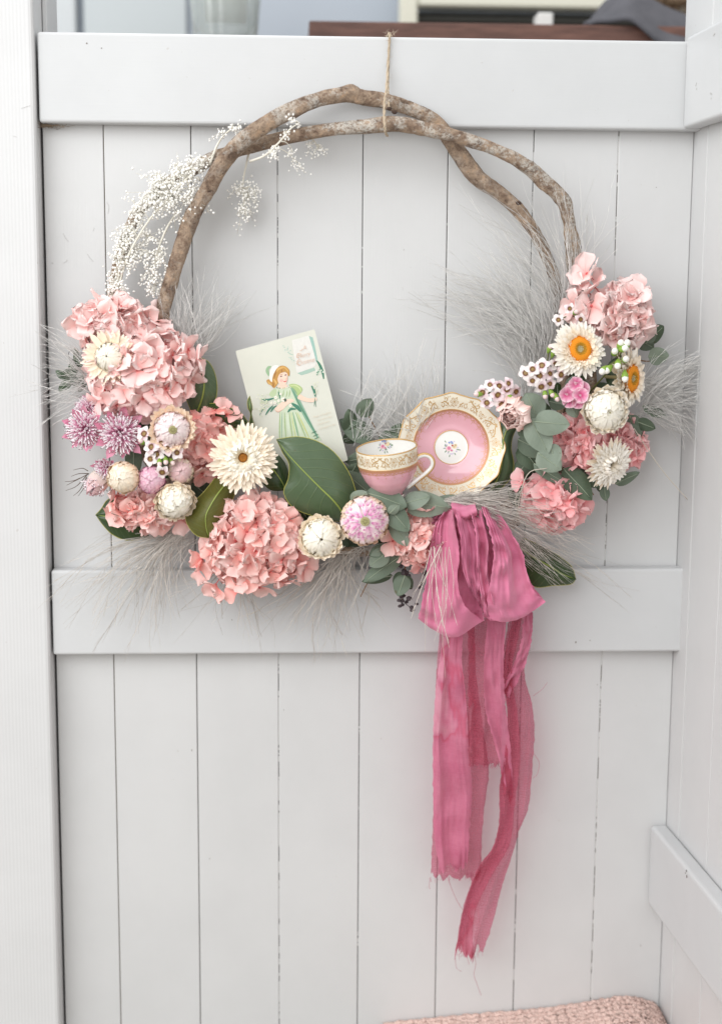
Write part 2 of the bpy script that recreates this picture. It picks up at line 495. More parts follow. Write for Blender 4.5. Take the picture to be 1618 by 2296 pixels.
# ---- small marks of wear on the paint
SCUFF = flat_mat('grey_scuff', (0.56, 0.55, 0.53), 0.9); SPECK = flat_mat('dark_speck', (0.22, 0.19, 0.16), 0.9); COB = flat_mat('brown_dust', (0.30, 0.22, 0.15), 1.0)
rg = random.Random(12)
for k in range(9):
    x, y = (rg.uniform(105, 330), rg.uniform(300, 620)) if k < 7 else (rg.uniform(5, 70), rg.uniform(100, 500))
    d = 0.0006 if x > 100 else 0.0305
    a = rg.uniform(-.6, .6) + (1.57 if rg.random() < .5 else 0); L = rg.uniform(10, 26)
    P = cr([at(x, y, d), at(x + L * .5 * math.cos(a) + rg.uniform(-4, 4), y + L * .5 * math.sin(a), d), at(x + L * math.cos(a), y + L * math.sin(a) + rg.uniform(-5, 5), d)], 8)
    mb = MB(); mb.tube(P, .00016, 4)
    o_ = mb.build('scratch', SCUFF, door if x > 100 else post); o_.matrix_basis = (door if x > 100 else post).matrix_basis.inverted()
for (x, y, d, r) in ((195,97,.0223,.0009),(228,108,.0223,.0007),(1290,1440,.0223,.0009),(1322,1436,.0223,.0006),(430,1682,.0006,.0007),(636,1592,.0223,.0006),(520,1390,.0223,.0006),(1338,1535,.0006,.0006),(905,560,.0006,.0007),(1252,1840,.0006,.0007),(1435,2120,.0006,.0006),(240,1100,.0006,.0007),(118,590,.0006,.0009),(470,1925,.0006,.0005),(690,330,.0006,.0006),(1100,620,.0006,.0005),(1470,420,.0006,.0007),(560,175,.0223,.0005),(1080,140,.0223,.0005)):
    mb = MB(); p = at(x, y, d); mb.ico(p, r, 1, (1, .3, rg.uniform(.6, 1.6))); o_ = mb.build('speck', SPECK if rg.random() < .4 else SCUFF, door); o_.matrix_basis = door.matrix_basis.inverted()
mb = MB()
for k in range(150):
    x = 94 + abs(rg.gauss(0, 22)); y = 279 + abs(rg.gauss(0, 3.5)); p = at(x, y, rg.uniform(.001, .016)); q = p + Vector((rg.gauss(0, .004), rg.gauss(0, .002), rg.gauss(0, .0015)))
    q.y = min(q.y, -.0008); mb.tube([p, (p + q) / 2 + Vector((0, 0, rg.gauss(0, .0008))), q], .00016, 3, False)
o_ = mb.build('cobweb', COB); tag(o_, 'dusty brown cobweb under the left end of the top rail', 'cobweb', None, 'stuff')

# ---- unseen ground under door and post, added to cut light from below
m, nt, b, o = nmat('added_floor_wood'); b.inputs['Roughness'].default_value = 0.7
n = tex_noise(nt, coords(nt, (2, 30, 2)), 3, 5, 0.6)
nt.links.new(ramp(nt, n.outputs['Fac'], [(0.3, (0.20, 0.17, 0.14)), (0.7, (0.34, 0.30, 0.25))]).outputs[0], b.inputs['Base Color'])
mb = MB(); mb.add([(-4, -5, ZBOT), (4, -5, ZBOT), (4, 0.95, ZBOT), (-4, 0.95, ZBOT)], [(0, 1, 2, 3)])
mb.build('added_floor', m, None, False)['kind'] = 'structure'
# ================================================================== HOOP
m, nt, b, o = nmat('bark'); b.inputs['Roughness'].default_value = 0.85
v = coords(nt)
tt = attr(nt, 't')
n1 = tex_noise(nt, v, 75, 6, 0.7); n2 = tex_noise(nt, v, 330, 4, 0.75); n3 = tex_noise(nt, v, 34, 6, 0.75)
c = ramp(nt, n1.outputs['Fac'], [(0.30, (0.09, 0.058, 0.042)), (0.42, (0.26, 0.175, 0.12)), (0.54, (0.42, 0.31, 0.225)), (0.66, (0.56, 0.38, 0.25))]).outputs[0]
c = mixc(nt, c, (0.07, 0.04, 0.025), ramp(nt, n2.outputs['Fac'], [(0.30, (0.75,)*3), (0.44, (0,)*3)]).outputs[0])
lich = ramp(nt, n3.outputs['Fac'], [(0.49, (0,)*3), (0.56, (1,)*3)]).outputs[0]
lich = mathn(nt, 'MULTIPLY', lich, ramp(nt, n2.outputs['Fac'], [(0.40, (0.1,)*3), (0.56, (0.85,)*3)]).outputs[0])
c = mixc(nt, c, (0.72, 0.69, 0.63), mathn(nt, 'MULTIPLY', lich, attr(nt, 's')))
nt.links.new(c, b.inputs['Base Color'])
bump(nt, b, mathn(nt, 'ADD', n2.outputs['Fac'], n1.outputs['Fac']), 1.0, 0.004)
BARK = m

def branch(name, pts, rads, parent, seed, lichen, knots=()):
    P = cr([at(*p) for p in pts], 420)
    R = [r.x for r in cr([Vector((r, 0, 0)) for r in rads], 420)]
    fr = frames(P); mb = MB(); rows = []; ss = []; N = 28
    for i in range(420):
        T, Nn, B = fr[i]
        row = []
        for k in range(N + 1):
            a = 2 * math.pi * (k % N) / N
            q = noise.noise(Vector((i * 0.039, math.cos(a) * 0.8 + seed, math.sin(a) * 0.8)))
            q2 = noise.noise(Vector((i * 0.118, math.cos(a) * 1.6 + seed, math.sin(a) * 1.6)))
            q3 = noise.noise(Vector((i * 0.45, math.cos(a) * 5 + seed, math.sin(a) * 5))); q4 = noise.noise(Vector((i * 0.16, math.cos(a) * 7 - seed, math.sin(a) * 7)))
            r = R[i] * px() * (0.82 + 0.20 * q + 0.12 * q2 + 0.055 * q3 - 0.07 * max(0, q4))
            for (kt, ka, kh) in knots:
                dt = (i / 419 - kt) / 0.012; da = math.atan2(math.sin(a - ka), math.cos(a - ka)) / 0.5
                r += R[i] * px() * kh * math.exp(-dt * dt - da * da)
            row.append(P[i] + (Nn * math.cos(a) + B * math.sin(a)) * r)
            ss.append(lichen(i / 419))
        rows.append(row)
    mb.grid(rows, None, ss)
    return mb.build(name, BARK, parent)

hoop = thing('wreath_hoop', 'hoop of two twisted brown bark branches hung on the door', 'wreath hoop', at(800, 1190, 0.03))
HI = Matrix.Translation(-at(800, 1190, 0.03))
A = [(620,1215,.03),(450,1110,.035),(365,960,.04),(345,830,.045),(357,730,.05),(378,650,.052),(402,570,.055),(432,485,.058),(462,432,.06),(497,368,.064),(550,310,.066),(625,262,.062),(700,227,.055),(772,211,.045),(815,219,.040),(869,230,.036),(919,245,.034),(974,272,.034),(1019,330,.034),(1069,396,.034),(1129,440,.036),(1168,482,.038),(1200,525,.04),(1228,580,.042),(1250,660,.04),(1262,760,.035),(1262,900,.03),(1210,1060,.03),(1090,1170,.03)]
Ar = [17,17,18,18,19,19,20,20,20,20,21,21,19,20,19,19,19,18,19,22,20,19,18,17,17,16,16,15,14]
B_ = [(980,1225,.05),(760,1235,.045),(520,1190,.04),(350,1050,.035),(262,860,.034),(252,700,.034),(258,640,.034),(275,560,.034),(305,485,.034),(365,420,.034),(440,375,.034),(480,355,.036),(540,335,.038),(600,319,.042),(700,297,.05),(800,285,.056),(884,279,.060),(959,291,.062),(1034,310,.062),(1119,338,.060),(1179,371,.056),(1218,407,.053),(1259,447,.05),(1273,488,.048),(1277,525,.048),(1284,560,.048),(1288,620,.046),(1310,740,.04),(1320,900,.035),(1250,1080,.035),(1130,1190,.04)]
Br = [14,14,15,15,16,16,16,16,16,17,17,17,17,17,18,19,20,18,17,16,18,19,19,18,20,21,19,17,16,15,14]
branch('branch', A, Ar, hoop, 3.1, lambda t: 0.25 + 0.5 * (0.33 < t < 0.62), [(0.475, 4.6, 0.35), (0.665, 1.0, 0.3), (0.54, 0.8, 0.35)]).matrix_basis = HI
branch('branch', B_, Br, hoop, 8.7, lambda t: 0.95, [(0.52, 0.5, 0.25), (0.70, 1.2, 0.3), (0.745, 4.2, 0.4)]).matrix_basis = HI
for (x, y, d) in ((872, 243, .052), (1162, 455, .056), (884, 251, .054)):
    mb = MB(); c = at(x, y, d); mb.ico((0, 0, -.0008), .0026, 2, (1.3, .9, .55))
    kn = mb.build('knot', flat_mat('dark_knot', (0.06, 0.035, 0.025), 0.9), hoop)
    kn.matrix_basis = HI @ Matrix.Translation(c) @ axis_frame((0, -1, 0.2))

# ---- twine
m, nt, b, o = nmat('jute'); b.inputs['Roughness'].default_value = 0.95
wv = nt.nodes.new('ShaderNodeTexWave'); wv.inputs['Scale'].default_value = 300; wv.bands_direction = 'DIAGONAL'
nt.links.new(coords(nt), wv.inputs['Vector'])
nt.links.new(mixc(nt, (0.60, 0.50, 0.38), (0.36, 0.28, 0.19), wv.outputs['Fac']), b.inputs['Base Color'])
tw = thing('jute_twine', 'pale jute twine looped over the door top holding the hoop', 'twine', at(870, 80, 0.03))
TI = Matrix.Translation(-at(870, 80, 0.03))
def twine(pts, r, name='strand', n=70):
    P = cr(pts, n)
    fr = frames(P)
    for s in (0, math.pi):
        mb = MB()
        Q = [p + (N * math.cos(i * 0.9 + s) + B * math.sin(i * 0.9 + s)) * r * 0.75 for i, (p, (T, N, B)) in enumerate(zip(P, fr))]
        mb.tube(Q, r, 5)
        mb.build(name, m, tw, True, TI)
top = at(873, 79, 0.024)
twine([Vector((top.x + 0.001, 0.035, top.z - 0.03)), Vector((top.x, 0.02, top.z + 0.002)), top + Vector((0, 0.001, 0.002)), at(872, 100, .026), at(869, 150, .030), at(866, 200, .058), at(862, 225, .066), at(861, 255, .074), at(862, 280, .085), at(864, 298, .080), at(868, 305, .062)], 0.0010)
twine([at(877, 80, 0.0245), at(873, 84, .0265), at(871, 140, .027), at(870, 200, .032), at(872, 240, .05)], 0.0008)
mb = MB(); r_ = random.Random(3)
for k in range(60):
    y = r_.uniform(78, 300); x = 873 - (y - 78) * 0.045; d = .026 if y < 160 else .03 + (y - 160) * .00038
    if k < 22: y = r_.uniform(74, 84); x = r_.uniform(862, 884)
    p = at(x, y, d); q = p + Vector((r_.uniform(-.006, .006), r_.uniform(-.004, 0), r_.uniform(-.002, .005)))
    mb.tube([p, (p + q) / 2 + Vector((0, 0, .001)), q], 0.00012, 3, False)
fz = mb.build('fuzz', flat_mat('jute_fuzz', (0.6, 0.5, 0.38), 0.9), tw, True, TI); fz['kind'] = 'stuff'
# ================================================================== PETALS
def petal_mat(name, base, mid, tip, vein=0.15, tl=0.3, rough=0.65, vary=0.16, band=None):
    """thin petal: colour runs from claw (t=0) to tip (t=1)"""
    m, nt, b, o = nmat(name)
    t = attr(nt, 't')
    stops = [(0.0, base), (0.38, mid), (1.0, tip)] if band is None else band
    c = ramp(nt, t, stops).outputs[0]
    oi = nt.nodes.new('ShaderNodeObjectInfo')
    hv = nt.nodes.new('ShaderNodeHueSaturation')
    nt.links.new(c, hv.inputs['Color'])
    nt.links.new(mathn(nt, 'ADD', mathn(nt, 'MULTIPLY', oi.outputs['Random'], vary * 2.0), 1 - vary), hv.inputs['Saturation'])
    nt.links.new(mathn(nt, 'ADD', mathn(nt, 'MULTIPLY', oi.outputs['Random'], vary), 1 - vary * 0.4), hv.inputs['Value'])
    c = hv.outputs['Color']
    if vein:
        n = tex_noise(nt, coords(nt, (25, 260, 60)), 1.0, 3, 0.6)
        c = mixc(nt, c, (1, 1, 1), mathn(nt, 'MULTIPLY', n.outputs['Fac'], vein))
        bump(nt, b, n.outputs['Fac'], 0.25, 0.0006)
    nt.links.new(c, b.inputs['Base Color']); b.inputs['Roughness'].default_value = rough
    b.inputs['Specular IOR Level'].default_value = 0.25
    translucent(nt, b, o, c, tl)
    return m

HYD_PALE = petal_mat('hydrangea_pale_pink', (0.88, 0.33, 0.31), (0.97, 0.63, 0.60), (0.98, 0.79, 0.765), tl=0.16)
HYD_MID = petal_mat('hydrangea_pink', (0.86, 0.25, 0.23), (0.97, 0.52, 0.475), (0.98, 0.69, 0.645), tl=0.16)
HYD_CORAL = petal_mat('hydrangea_coral', (0.84, 0.23, 0.21), (0.95, 0.45, 0.41), (0.97, 0.60, 0.55), tl=0.16)
HYD_ROSE = petal_mat('hydrangea_rose', (0.80, 0.17, 0.19), (0.93, 0.41, 0.42), (0.96, 0.58, 0.58), tl=0.16)

def hyd_petal(seed, mat):
    r = random.Random(seed); N, K = 6, 6; rows = []; ts = []; ss = []
    L = 1.0; cup = r.uniform(-0.15, 0.30); bend = r.uniform(-0.25, 0.35); fold = r.uniform(-0.05, 0.10); wv_ = r.uniform(0.08, 0.22)
    wid = r.uniform(0.48, 0.62); tipn = r.uniform(-0.03, 0.05); skew = r.uniform(-0.12, 0.12)
    for i in range(N + 1):
        u = i / N; row = []
        w = wid * (0.16 + 0.84 * sm(u / 0.62)) * (math.sqrt(max(0.0, 1 - max(0.0, (u - 0.55) / 0.45) ** 2.6)) if u < 1 else 0.12)
        w = max(w, 0.05)
        for k in range(K + 1):
            q = k / K * 2 - 1
            x = u * L + tipn * (u ** 4) * (1 - abs(q)) - 0.07 * q * q * u
            y = q * w + skew * u * u
            z = bend * u * u * 0.6 + cup * q * q * w + fold * abs(q) * w * u + wv_ * math.sin(u * 5 + q * 4 + seed) * u * abs(q)
            z += 0.06 * noise.noise(Vector((u * 3 + seed, q * 2, seed * 0.37))) * u
            row.append(Vector((x, y, z))); ts.append(u); ss.append(abs(q))
        rows.append(row)
    mb = MB(); mb.grid(rows, ts, ss)
    return mb.mesh('petal', mat)
HYD_SETS = {}
def hyd_set(mat):
    if mat.name not in HYD_SETS:
        HYD_SETS[mat.name] = [hyd_petal(i * 7 + 1, mat) for i in range(14)]
    return HYD_SETS[mat.name]
mb = MB(); mb.ico((0, 0, 0.02), 0.10, 1, (1, 1, 0.8)); mb.tube([Vector((0, 0, 0)), Vector((0.02, 0, -0.5)), Vector((0, 0.05, -1.0))], [0.035, 0.03, 0.03], 4)
EYE = mb.mesh('floret', flat_mat('floret_eye', (0.55, 0.10, 0.10), 0.7))

def hydrangea(label, cx, cy, rx, ry, d, mat, n, seed, size=26, depth=None, tilt=(0, 0), lobes=(), inner=0.55, zmin=-0.15):
    n = int(n * 1.22); size *= 0.96
    """a head of four-petalled florets over a dome"""
    r = random.Random(seed); s = px(d)
    C = at(cx, cy, d)
    head = thing('hydrangea_head', label, 'hydrangea', C, 'preserved pink hydrangea heads')
    dz = (depth if depth else 0.62 * min(rx, ry)) * s
    petals = hyd_set(mat)
    def floret(p, nrm, sz):
        nrm = (nrm + Vector((r.gauss(0, .36), r.gauss(0, .2), r.gauss(0, .36)))).normalized()
        M = Matrix.Translation(p) @ axis_frame(nrm, r.uniform(0, 6.28)) @ Matrix.Scale(sz, 4)
        f = ob('floret', EYE, head, M)
        lift = r.choice((-.05, 0.08, 0.18, 0.32, 0.5, 0.7))
        for k in range(4):
            if r.random() < 0.04: continue
            el = -(lift + r.gauss(0, .20))
            pm = Matrix.Rotation(k * math.pi / 2 + r.gauss(0, .16), 4, 'Z') @ Matrix.Rotation(el, 4, 'Y') @ Matrix.Rotation(r.gauss(0, .26), 4, 'X')
            sc_ = r.uniform(0.95, 1.28)
            ob('petal', r.choice(petals), f, pm @ Matrix.Translation((0.04, 0, 0)) @ Matrix.Scale(sc_, 4))
    gold = math.pi * (3 - 5 ** 0.5)
    for layer, (cnt, rr) in enumerate(((n, 1.0), (int(n * inner), 0.66))):
        for i in range(cnt):
            h = 1 - (i + 0.5) / cnt * (1 - zmin)          # 1 at the front pole
            a = i * gold + seed
            q = math.sqrt(max(0, 1 - h * h))
            v = Vector((q * math.cos(a), -h, q * math.sin(a)))
            j = rr * r.uniform(0.86, 1.10)
            sz = size * s * r.uniform(0.82, 1.14)
            k = 1 - 0.55 * sz / (min(rx, ry) * s)
            p = Vector((v.x * rx * s * k, v.y * dz, v.z * ry * s * k)) * j
            nrm = Vector((v.x / rx, v.y / (dz / s), v.z / ry)).normalized()
            nrm = (nrm + Vector((0, -0.35, 0))).normalized()
            floret(p, nrm, sz)
    for (ox, oy, od) in lobes:
        p = at(cx + ox, cy + oy, d + od) - C
        nrm = Vector((ox, -60, -oy)).normalized()
        floret(p, nrm, size * s * 1.05)
    # stalks inside the head
    mb = MB()
    for k in range(9):
        a = r.uniform(0, 6.28); q = r.uniform(0.2, 0.75)
        e = Vector((math.cos(a) * rx * s * q, -dz * r.uniform(0.1, .6), math.sin(a) * ry * s * q))
        mb.tube(cr([Vector((0, dz * 0.5, 0)), e * 0.5 + Vector((0, .002, 0)), e], 5), 0.0009, 5)
    mb.build('stalk', flat_mat('stalk_red', (0.42, 0.16, 0.12), 0.7), head)
    return head

hydrangea('pale pink hydrangea head at the top left below the bleached sprays', 258, 735, 92, 62, .060, HYD_PALE, 22, 1, 37, lobes=[(-70, -10, .01), (-30, -45, .012), (60, -30, .012), (85, -18, .0), (-62, 30, .012), (15, -48, .006)])
hydrangea('largest pale pink hydrangea head with a white strawflower tucked into it', 322, 838, 122, 98, .070, HYD_PALE, 46, 2, 34, lobes=[(120, -32, .014), (100, -55, .012), (-100, 55, .02), (-60, 70, .022), (30, -95, .006), (80, -80, .008)])
hydrangea('coral pink hydrangea head between the lilac strawflower and the large cream one', 463, 992, 58, 80, .060, HYD_CORAL, 22, 3, 31, lobes=[(45, -62, .012), (20, -72, .008), (-10, 68, .012)])
hydrangea('coral hydrangea head at the lower left above a dark green leaf', 330, 1142, 84, 46, .066, HYD_MID, 20, 4, 32, lobes=[(-70, -30, .014), (-60, 5, .01), (70, 20, .008)])
hydrangea('big coral pink hydrangea head at the bottom under the large cream strawflower', 572, 1212, 120, 104, .082, HYD_MID, 56, 5, 33, lobes=[(-118, 40, .0), (-88, 98, .002), (-40, 115, .004), (10, 105, .004), (70, 90, .004), (110, 60, .004), (118, 5, .018), (-128, 62, -.006), (-60, -60, .01)])
hydrangea('small coral hydrangea head touching the bow', 935, 1208, 60, 58, .092, HYD_MID, 22, 6, 29, lobes=[(10, -75, .01), (-28, -70, .006), (-55, 5, .012), (12, 58, .006), (55, 20, .012)])
hydrangea('pink hydrangea head at the top right beside the branch ends', 1385, 706, 76, 74, .064, HYD_PALE, 28, 7, 38, lobes=[(-70, -92, .006), (-52, -62, .012), (-92, -20, .008), (-60, -20, .02), (45, -62, .006), (-78, -60, .0)])
hydrangea('rose pink hydrangea head below the pale closed strawflower on the right', 1298, 992, 60, 64, .070, HYD_ROSE, 22, 8, 34)
hydrangea('rose pink hydrangea head at the right edge behind strawflowers', 1400, 995, 44, 52, .045, HYD_ROSE, 15, 9, 30)
hydrangea('lowest rose pink hydrangea head on the right below the dark leaves', 1232, 1122, 72, 64, .068, HYD_ROSE, 26, 10, 31, lobes=[(75, 0, .0), (58, 30, .006), (30, 55, .004), (-60, -40, .01)])

# ================================================================== STRAWFLOWERS
def bract(path, width, mat, cup=0.25, tip=0.9, n=8, jag=0.0):
    """strip following (radius, height) points; x outwards, z along the flower axis"""
    P = cr([Vector((p[0], 0, p[1])) for p in path], n + 1); rows = []; ts = []
    for i in range(n + 1):
        u = i / n
        T = (P[min(i+1, n)] - P[max(i-1, 0)]).normalized(); Nn = Vector((-T.z, 0, T.x))
        w = width * 0.5 * (0.55 + 0.45 * sm(u * 2.2)) * (1 - sm((u - 0.62) / 0.40) ** 1.3 * tip)
        row = []
        for k in range(5):
            q = k / 4 * 2 - 1
            row.append(P[i] + Vector((0, q * w, 0)) + Nn * (cup * q * q * w)); ts.append(u)
        rows.append(row)
    mb = MB(); mb.grid(rows, ts)
    return mb.mesh('bract', mat)

CREAM_P = petal_mat('straw_cream', (0.90, 0.74, 0.52), (0.94, 0.81, 0.63), (0.95, 0.85, 0.71), 0.10, 0.12, 0.38, 0.08)
CREAM_W = petal_mat('straw_white', (0.92, 0.80, 0.62), (0.95, 0.88, 0.77), (0.96, 0.92, 0.85), 0.08, 0.10, 0.35, 0.06)
IVORY = petal_mat('straw_ivory', (0.92, 0.80, 0.58), (0.95, 0.87, 0.71), (0.96, 0.93, 0.84), 0.06, 0.10, 0.32, 0.05)
LILAC = petal_mat('straw_lilac', (0.66, 0.26, 0.44), (0.88, 0.64, 0.68), (0.94, 0.85, 0.83), 0.08, 0.1, 0.35, 0.08)
PINKW = petal_mat('straw_pink', (0.86, 0.62, 0.42), (0.86, 0.60, 0.60), (0.62, 0.16, 0.40), 0.06, 0.1, 0.4, 0.08,
                  [(0.0, (0.85, 0.60, 0.36)), (0.35, (0.86, 0.62, 0.58)), (0.76, (0.93, 0.80, 0.80)), (0.93, (0.80, 0.42, 0.60)), (1.0, (0.62, 0.16, 0.42))])
MAGENTA = petal_mat('straw_magenta', (0.50, 0.08, 0.24), (0.66, 0.17, 0.38), (0.86, 0.60, 0.68), 0.08, 0.1, 0.35, 0.1)
APRICOT = petal_mat('straw_apricot', (0.90, 0.66, 0.42), (0.93, 0.72, 0.52), (0.94, 0.79, 0.63), 0.08, 0.22, 0.4, 0.08)
BLUSH = petal_mat('straw_blush', (0.82, 0.66, 0.46), (0.87, 0.66, 0.58), (0.84, 0.60, 0.62), 0.08, 0.1, 0.35, 0.1)

m, nt, b, o = nmat('orange_disc'); b.inputs['Roughness'].default_value = 0.8
t = attr(nt, 't'); n1 = tex_noise(nt, coords(nt), 900, 2)
c = ramp(nt, t, [(0.0, (0.66, 0.66, 0.48)), (0.22, (0.60, 0.58, 0.34)), (0.27, (0.52, 0.30, 0.02)), (0.42, (0.58, 0.30, 0.015)), (0.50, (0.90, 0.34, 0.012)), (1.0, (0.88, 0.28, 0.01))]).outputs[0]
nt.links.new(mixc(nt, c, (0.35, 0.10, 0.0), mathn(nt, 'MULTIPLY', n1.outputs['Fac'], 0.35)), b.inputs['Base Color'])
ORANGE = m
AMBER = flat_mat('amber_centre', (0.42, 0.16, 0.02), 0.8, 0, 0.45, 500)
DARKC = flat_mat('dark_centre', (0.06, 0.035, 0.02), 0.9, 0, 0.4, 400)
GREENC = flat_mat('green_centre', (0.36, 0.33, 0.16), 0.9, 0, 0.4, 600)

def flower(name, label, cat, cx, cy, d, nrm, group, spin=0.0):
    C = at(cx, cy, d)
    return thing(name, label, cat, group=group, mw=Matrix.Translation(C) @ axis_frame(nrm, spin))

def rings(parent, specs, seed, name='bract'):
    """specs: (count, path, width, material, cup, tip, wobble)"""
    r = random.Random(seed)
    for j, (cnt, path, w, mat, cup, tip, wob) in enumerate(specs):
        var = [bract([(p[0] * q, p[1] * (2 - q)) for p in path], w * r.uniform(.9, 1.1), mat, cup * r.uniform(.6, 1.3), tip) for q in (0.93, 1.0, 1.06)]
        for i in range(cnt):
            a = 2 * math.pi * (i + 0.5 * (j % 2)) / cnt + r.gauss(0, 0.05)
            M = Matrix.Rotation(a, 4, 'Z') @ Matrix.Rotation(r.gauss(0, wob), 4, 'Y') @ Matrix.Rotation(r.gauss(0, wob * 1.2), 4, 'X')
            ob(name, r.choice(var), parent, M)

def bead_disc(parent, R, dome, mat, n, seed, name='disc', hole=0.0):
    r = random.Random(seed); mb = MB()
    mb.lathe([(0.0001, dome * (0.4 if hole else 1)), (R * 0.25, dome * (0.45 if hole else .95)), (R * 0.5, dome * 0.95), (R * 0.8, dome * 0.75), (R, 0), (R * 0.9, -R * 0.3)], 28)
    mb.t = [min(1.0, math.hypot(v.x, v.y) / R) for v in mb.v]
    g = math.pi * (3 - 5 ** 0.5)
    for i in range(n):
        q = math.sqrt((i + .5) / n); a = i * g
        h = dome * (1 - 0.65 * q * q) * (1 if not hole or q > hole else 0.7)
        mb.ico((R * q * math.cos(a), R * q * math.sin(a), h), R * 0.05, 1, (1, 1, 1.8), q)
    return mb.build(name, mat, parent)

def open_straw(label, cx, cy, R, d, nrm, mats, disc, seed, spin=0.0, discR=0.26, inner=True, layers=4, n0=24):
    """open head: flat outer bracts, steeper inner ones, round disc"""
    f = flower('strawflower', label, 'strawflower', cx, cy, d, nrm, 'dried strawflowers', spin)
    R *= px(d); D = R * discR
    sp = []
    for j in range(layers):
        u = j / max(1, layers - 1)
        el = lerp(0.02, 0.85, u); L = lerp(1.0, 0.52, u) * R
        z0 = lerp(-0.10, 0.06, u) * R
        r0 = D * lerp(1.05, 1.0, u)
        pts = [(r0, z0)]
        for k in range(1, 5):
            q = k / 4; e = el * (1.25 - 0.45 * q)
            rr = r0 + (L - r0) * q * math.cos(e * 0.85) ; zz = z0 + (L - r0) * q * math.sin(e) * (1 - 0.25 * q)
            pts.append((rr, zz))
        sp.append((int(lerp(n0, n0 * 0.8, u)), pts, R * lerp(0.195, 0.15, u), mats[min(j, len(mats) - 1)], 0.34, 0.78, 0.07))
    if inner:
        for j, (rr, hh) in enumerate(((0.36, 0.34), (0.30, 0.28))):
            pts = [(R * rr, 0.0), (R * (rr + .06), R * hh * .5), (R * (rr + .02), R * hh * .9), (R * (rr - .09), R * hh * 1.05)]
            sp.append((18, pts, R * 0.13, mats[-1], 0.3, 0.8, 0.08))
    rings(f, sp, seed)
    if disc == 'orange': bead_disc(f, D * 1.08, R * 0.16, ORANGE, 150, seed, hole=0.35)
    elif disc == 'amber': bead_disc(f, D * 0.95, R * 0.06, AMBER, 90, seed)
    mb = MB(); mb.lathe([(0.0004, -R * .9), (R * 0.05, -R * .88), (R * 0.06, -R * 0.35), (R * 0.22, -R * 0.12), (D * 1.2, 0.0)], 14)
    mb.build('stem', flat_mat('dry_stem', (0.30, 0.26, 0.12), 0.8), f)
    return f

def bud_straw(label, cx, cy, R, d, nrm, mats, seed, hole=None, squash=0.85, open_=0.0, rows=8, skirt=None, spin=0.0, n0=14, top=0.16, bw=.41, bt=.55):
    """closed head: overlapping bracts wrapping a globe, tips meeting at the front"""
    f = flower('strawflower', label, 'strawflower', cx, cy, d, nrm, 'dried strawflowers', spin)
    R *= px(d); sp = []
    for j in range(rows):
        u = j / (rows - 1)                       # 0 innermost (tips at the pole) .. 1 outermost
        th = lerp(top, 1.28, u ** 0.85)             # polar angle of the tip
        rad = R * lerp(0.94, 1.0, u)
        b0 = 2.35
        pts = []
        for k in range(5):
            a = lerp(b0, th, k / 4)
            flare = 1 + (open_ * u + 0.055) * (k / 4) ** 3
            pts.append((rad * math.sin(a) * flare + 0.0002, rad * squash * math.cos(a)))
        cnt = int(lerp(n0 * 0.85, n0 * 1.35, u))
        sp.append((cnt, pts, R * bw, mats[0] if u < 0.55 else mats[1], -0.06, bt, 0.045))
    if skirt:
        n, L, mat, w, up = skirt
        for j, (q, e) in enumerate(((1.0, up), (0.9, up + 0.35))):
            pts = [(R * 0.55, -R * 0.36), (R * 0.97, -R * 0.16), (R * (0.97 + (L - .97) * .6) * q, R * (-0.12 + e * 0.35)), (R * L * q, R * (-0.12 + e * .7))]
            sp.append((n, pts, R * w, mat, 0.25, 0.85, 0.10))
    rings(f, sp, seed)
    mb = MB(); mb.lathe([(0.0004, -R * 1.0), (R * .86, -R * .4), (R * .93, 0), (R * .80, R * squash * .48), (R * .46, R * squash * .78), (R * .12, R * squash * .80), (0.0004, R * squash * .70)], 18)
    mb.build('core', mats[0], f)
    if hole:
        mat, q = hole
        mb = MB(); mb.lathe([(R * q, R * squash * (0.985 - q * q * .5)), (R * q * .9, R * squash * 0.99), (R * q * .5, R * squash * 0.96), (0.0003, R * squash * 0.94)], 16)
        for k in range(18):
            a = k * 2.4; mb.ico((R * q * .7 * math.cos(a) * (k / 18), R * q * .7 * math.sin(a) * (k / 18), R * squash * .98), R * q * .16, 1)
        mb.build('centre', mat, f)
    return f

bud_straw('ivory strawflower half hidden among the largest pale hydrangea florets', 246, 800, 29, .094, face(-.15, .1), (IVORY, IVORY), 21, (DARKC, .06), 0.85, 0.15, 8, (26, 2.15, CREAM_P, .44, .22), 0.0, 20, .12, .27, .8)
bud_straw('lilac and cream strawflower with a dark eye and apricot frill', 386, 962, 37, .118, face(.15, .02), (LILAC, LILAC), 22, (GREENC, .26), 0.72, 0.05, 8, (24, 1.45, APRICOT, .42, .35), top=.30, n0=18, bw=.30, bt=.7)
open_straw('largest cream strawflower, fully open with an amber centre', 545, 1026, 79, .112, face(.02, .10), [CREAM_P, CREAM_P, CREAM_P, CREAM_P, CREAM_P, IVORY], 'amber', 23, 0.2, 0.15, True, 7, 36)
bud_straw('closed cream bud strawflower under the pink spidery blooms', 277, 1070, 33, .112, face(-.1, -.1), (CREAM_P, APRICOT), 24, None, 0.95, 0.06)
bud_straw('deep magenta bud strawflower between two cream buds', 340, 1076, 29, .108, face(.05, -.05), (MAGENTA, MAGENTA), 25, None, 0.95, 0.05)
bud_straw('blush pink bud strawflower below the waxflowers', 405, 1056, 27, .098, face(.1, .05), (BLUSH, CREAM_P), 26, None, 1.0, 0.04)
bud_straw('creamy white drooping bud strawflower above the olive leaf', 393, 1122, 38, .108, face(.25, -.45), (IVORY, CREAM_P), 27, None, 1.0, 0.22, 8, (16, 1.25, CREAM_P, .5, .2))
bud_straw('pale cream strawflower with a tiny dark eye beside the big hydrangea', 720, 1205, 41, .112, face(.0, .02), (IVORY, IVORY), 28, (DARKC, .07), 0.8, 0.05, 8, (18, 1.30, CREAM_P, .5, .35), 0.0, 18, .12, .30, .75)
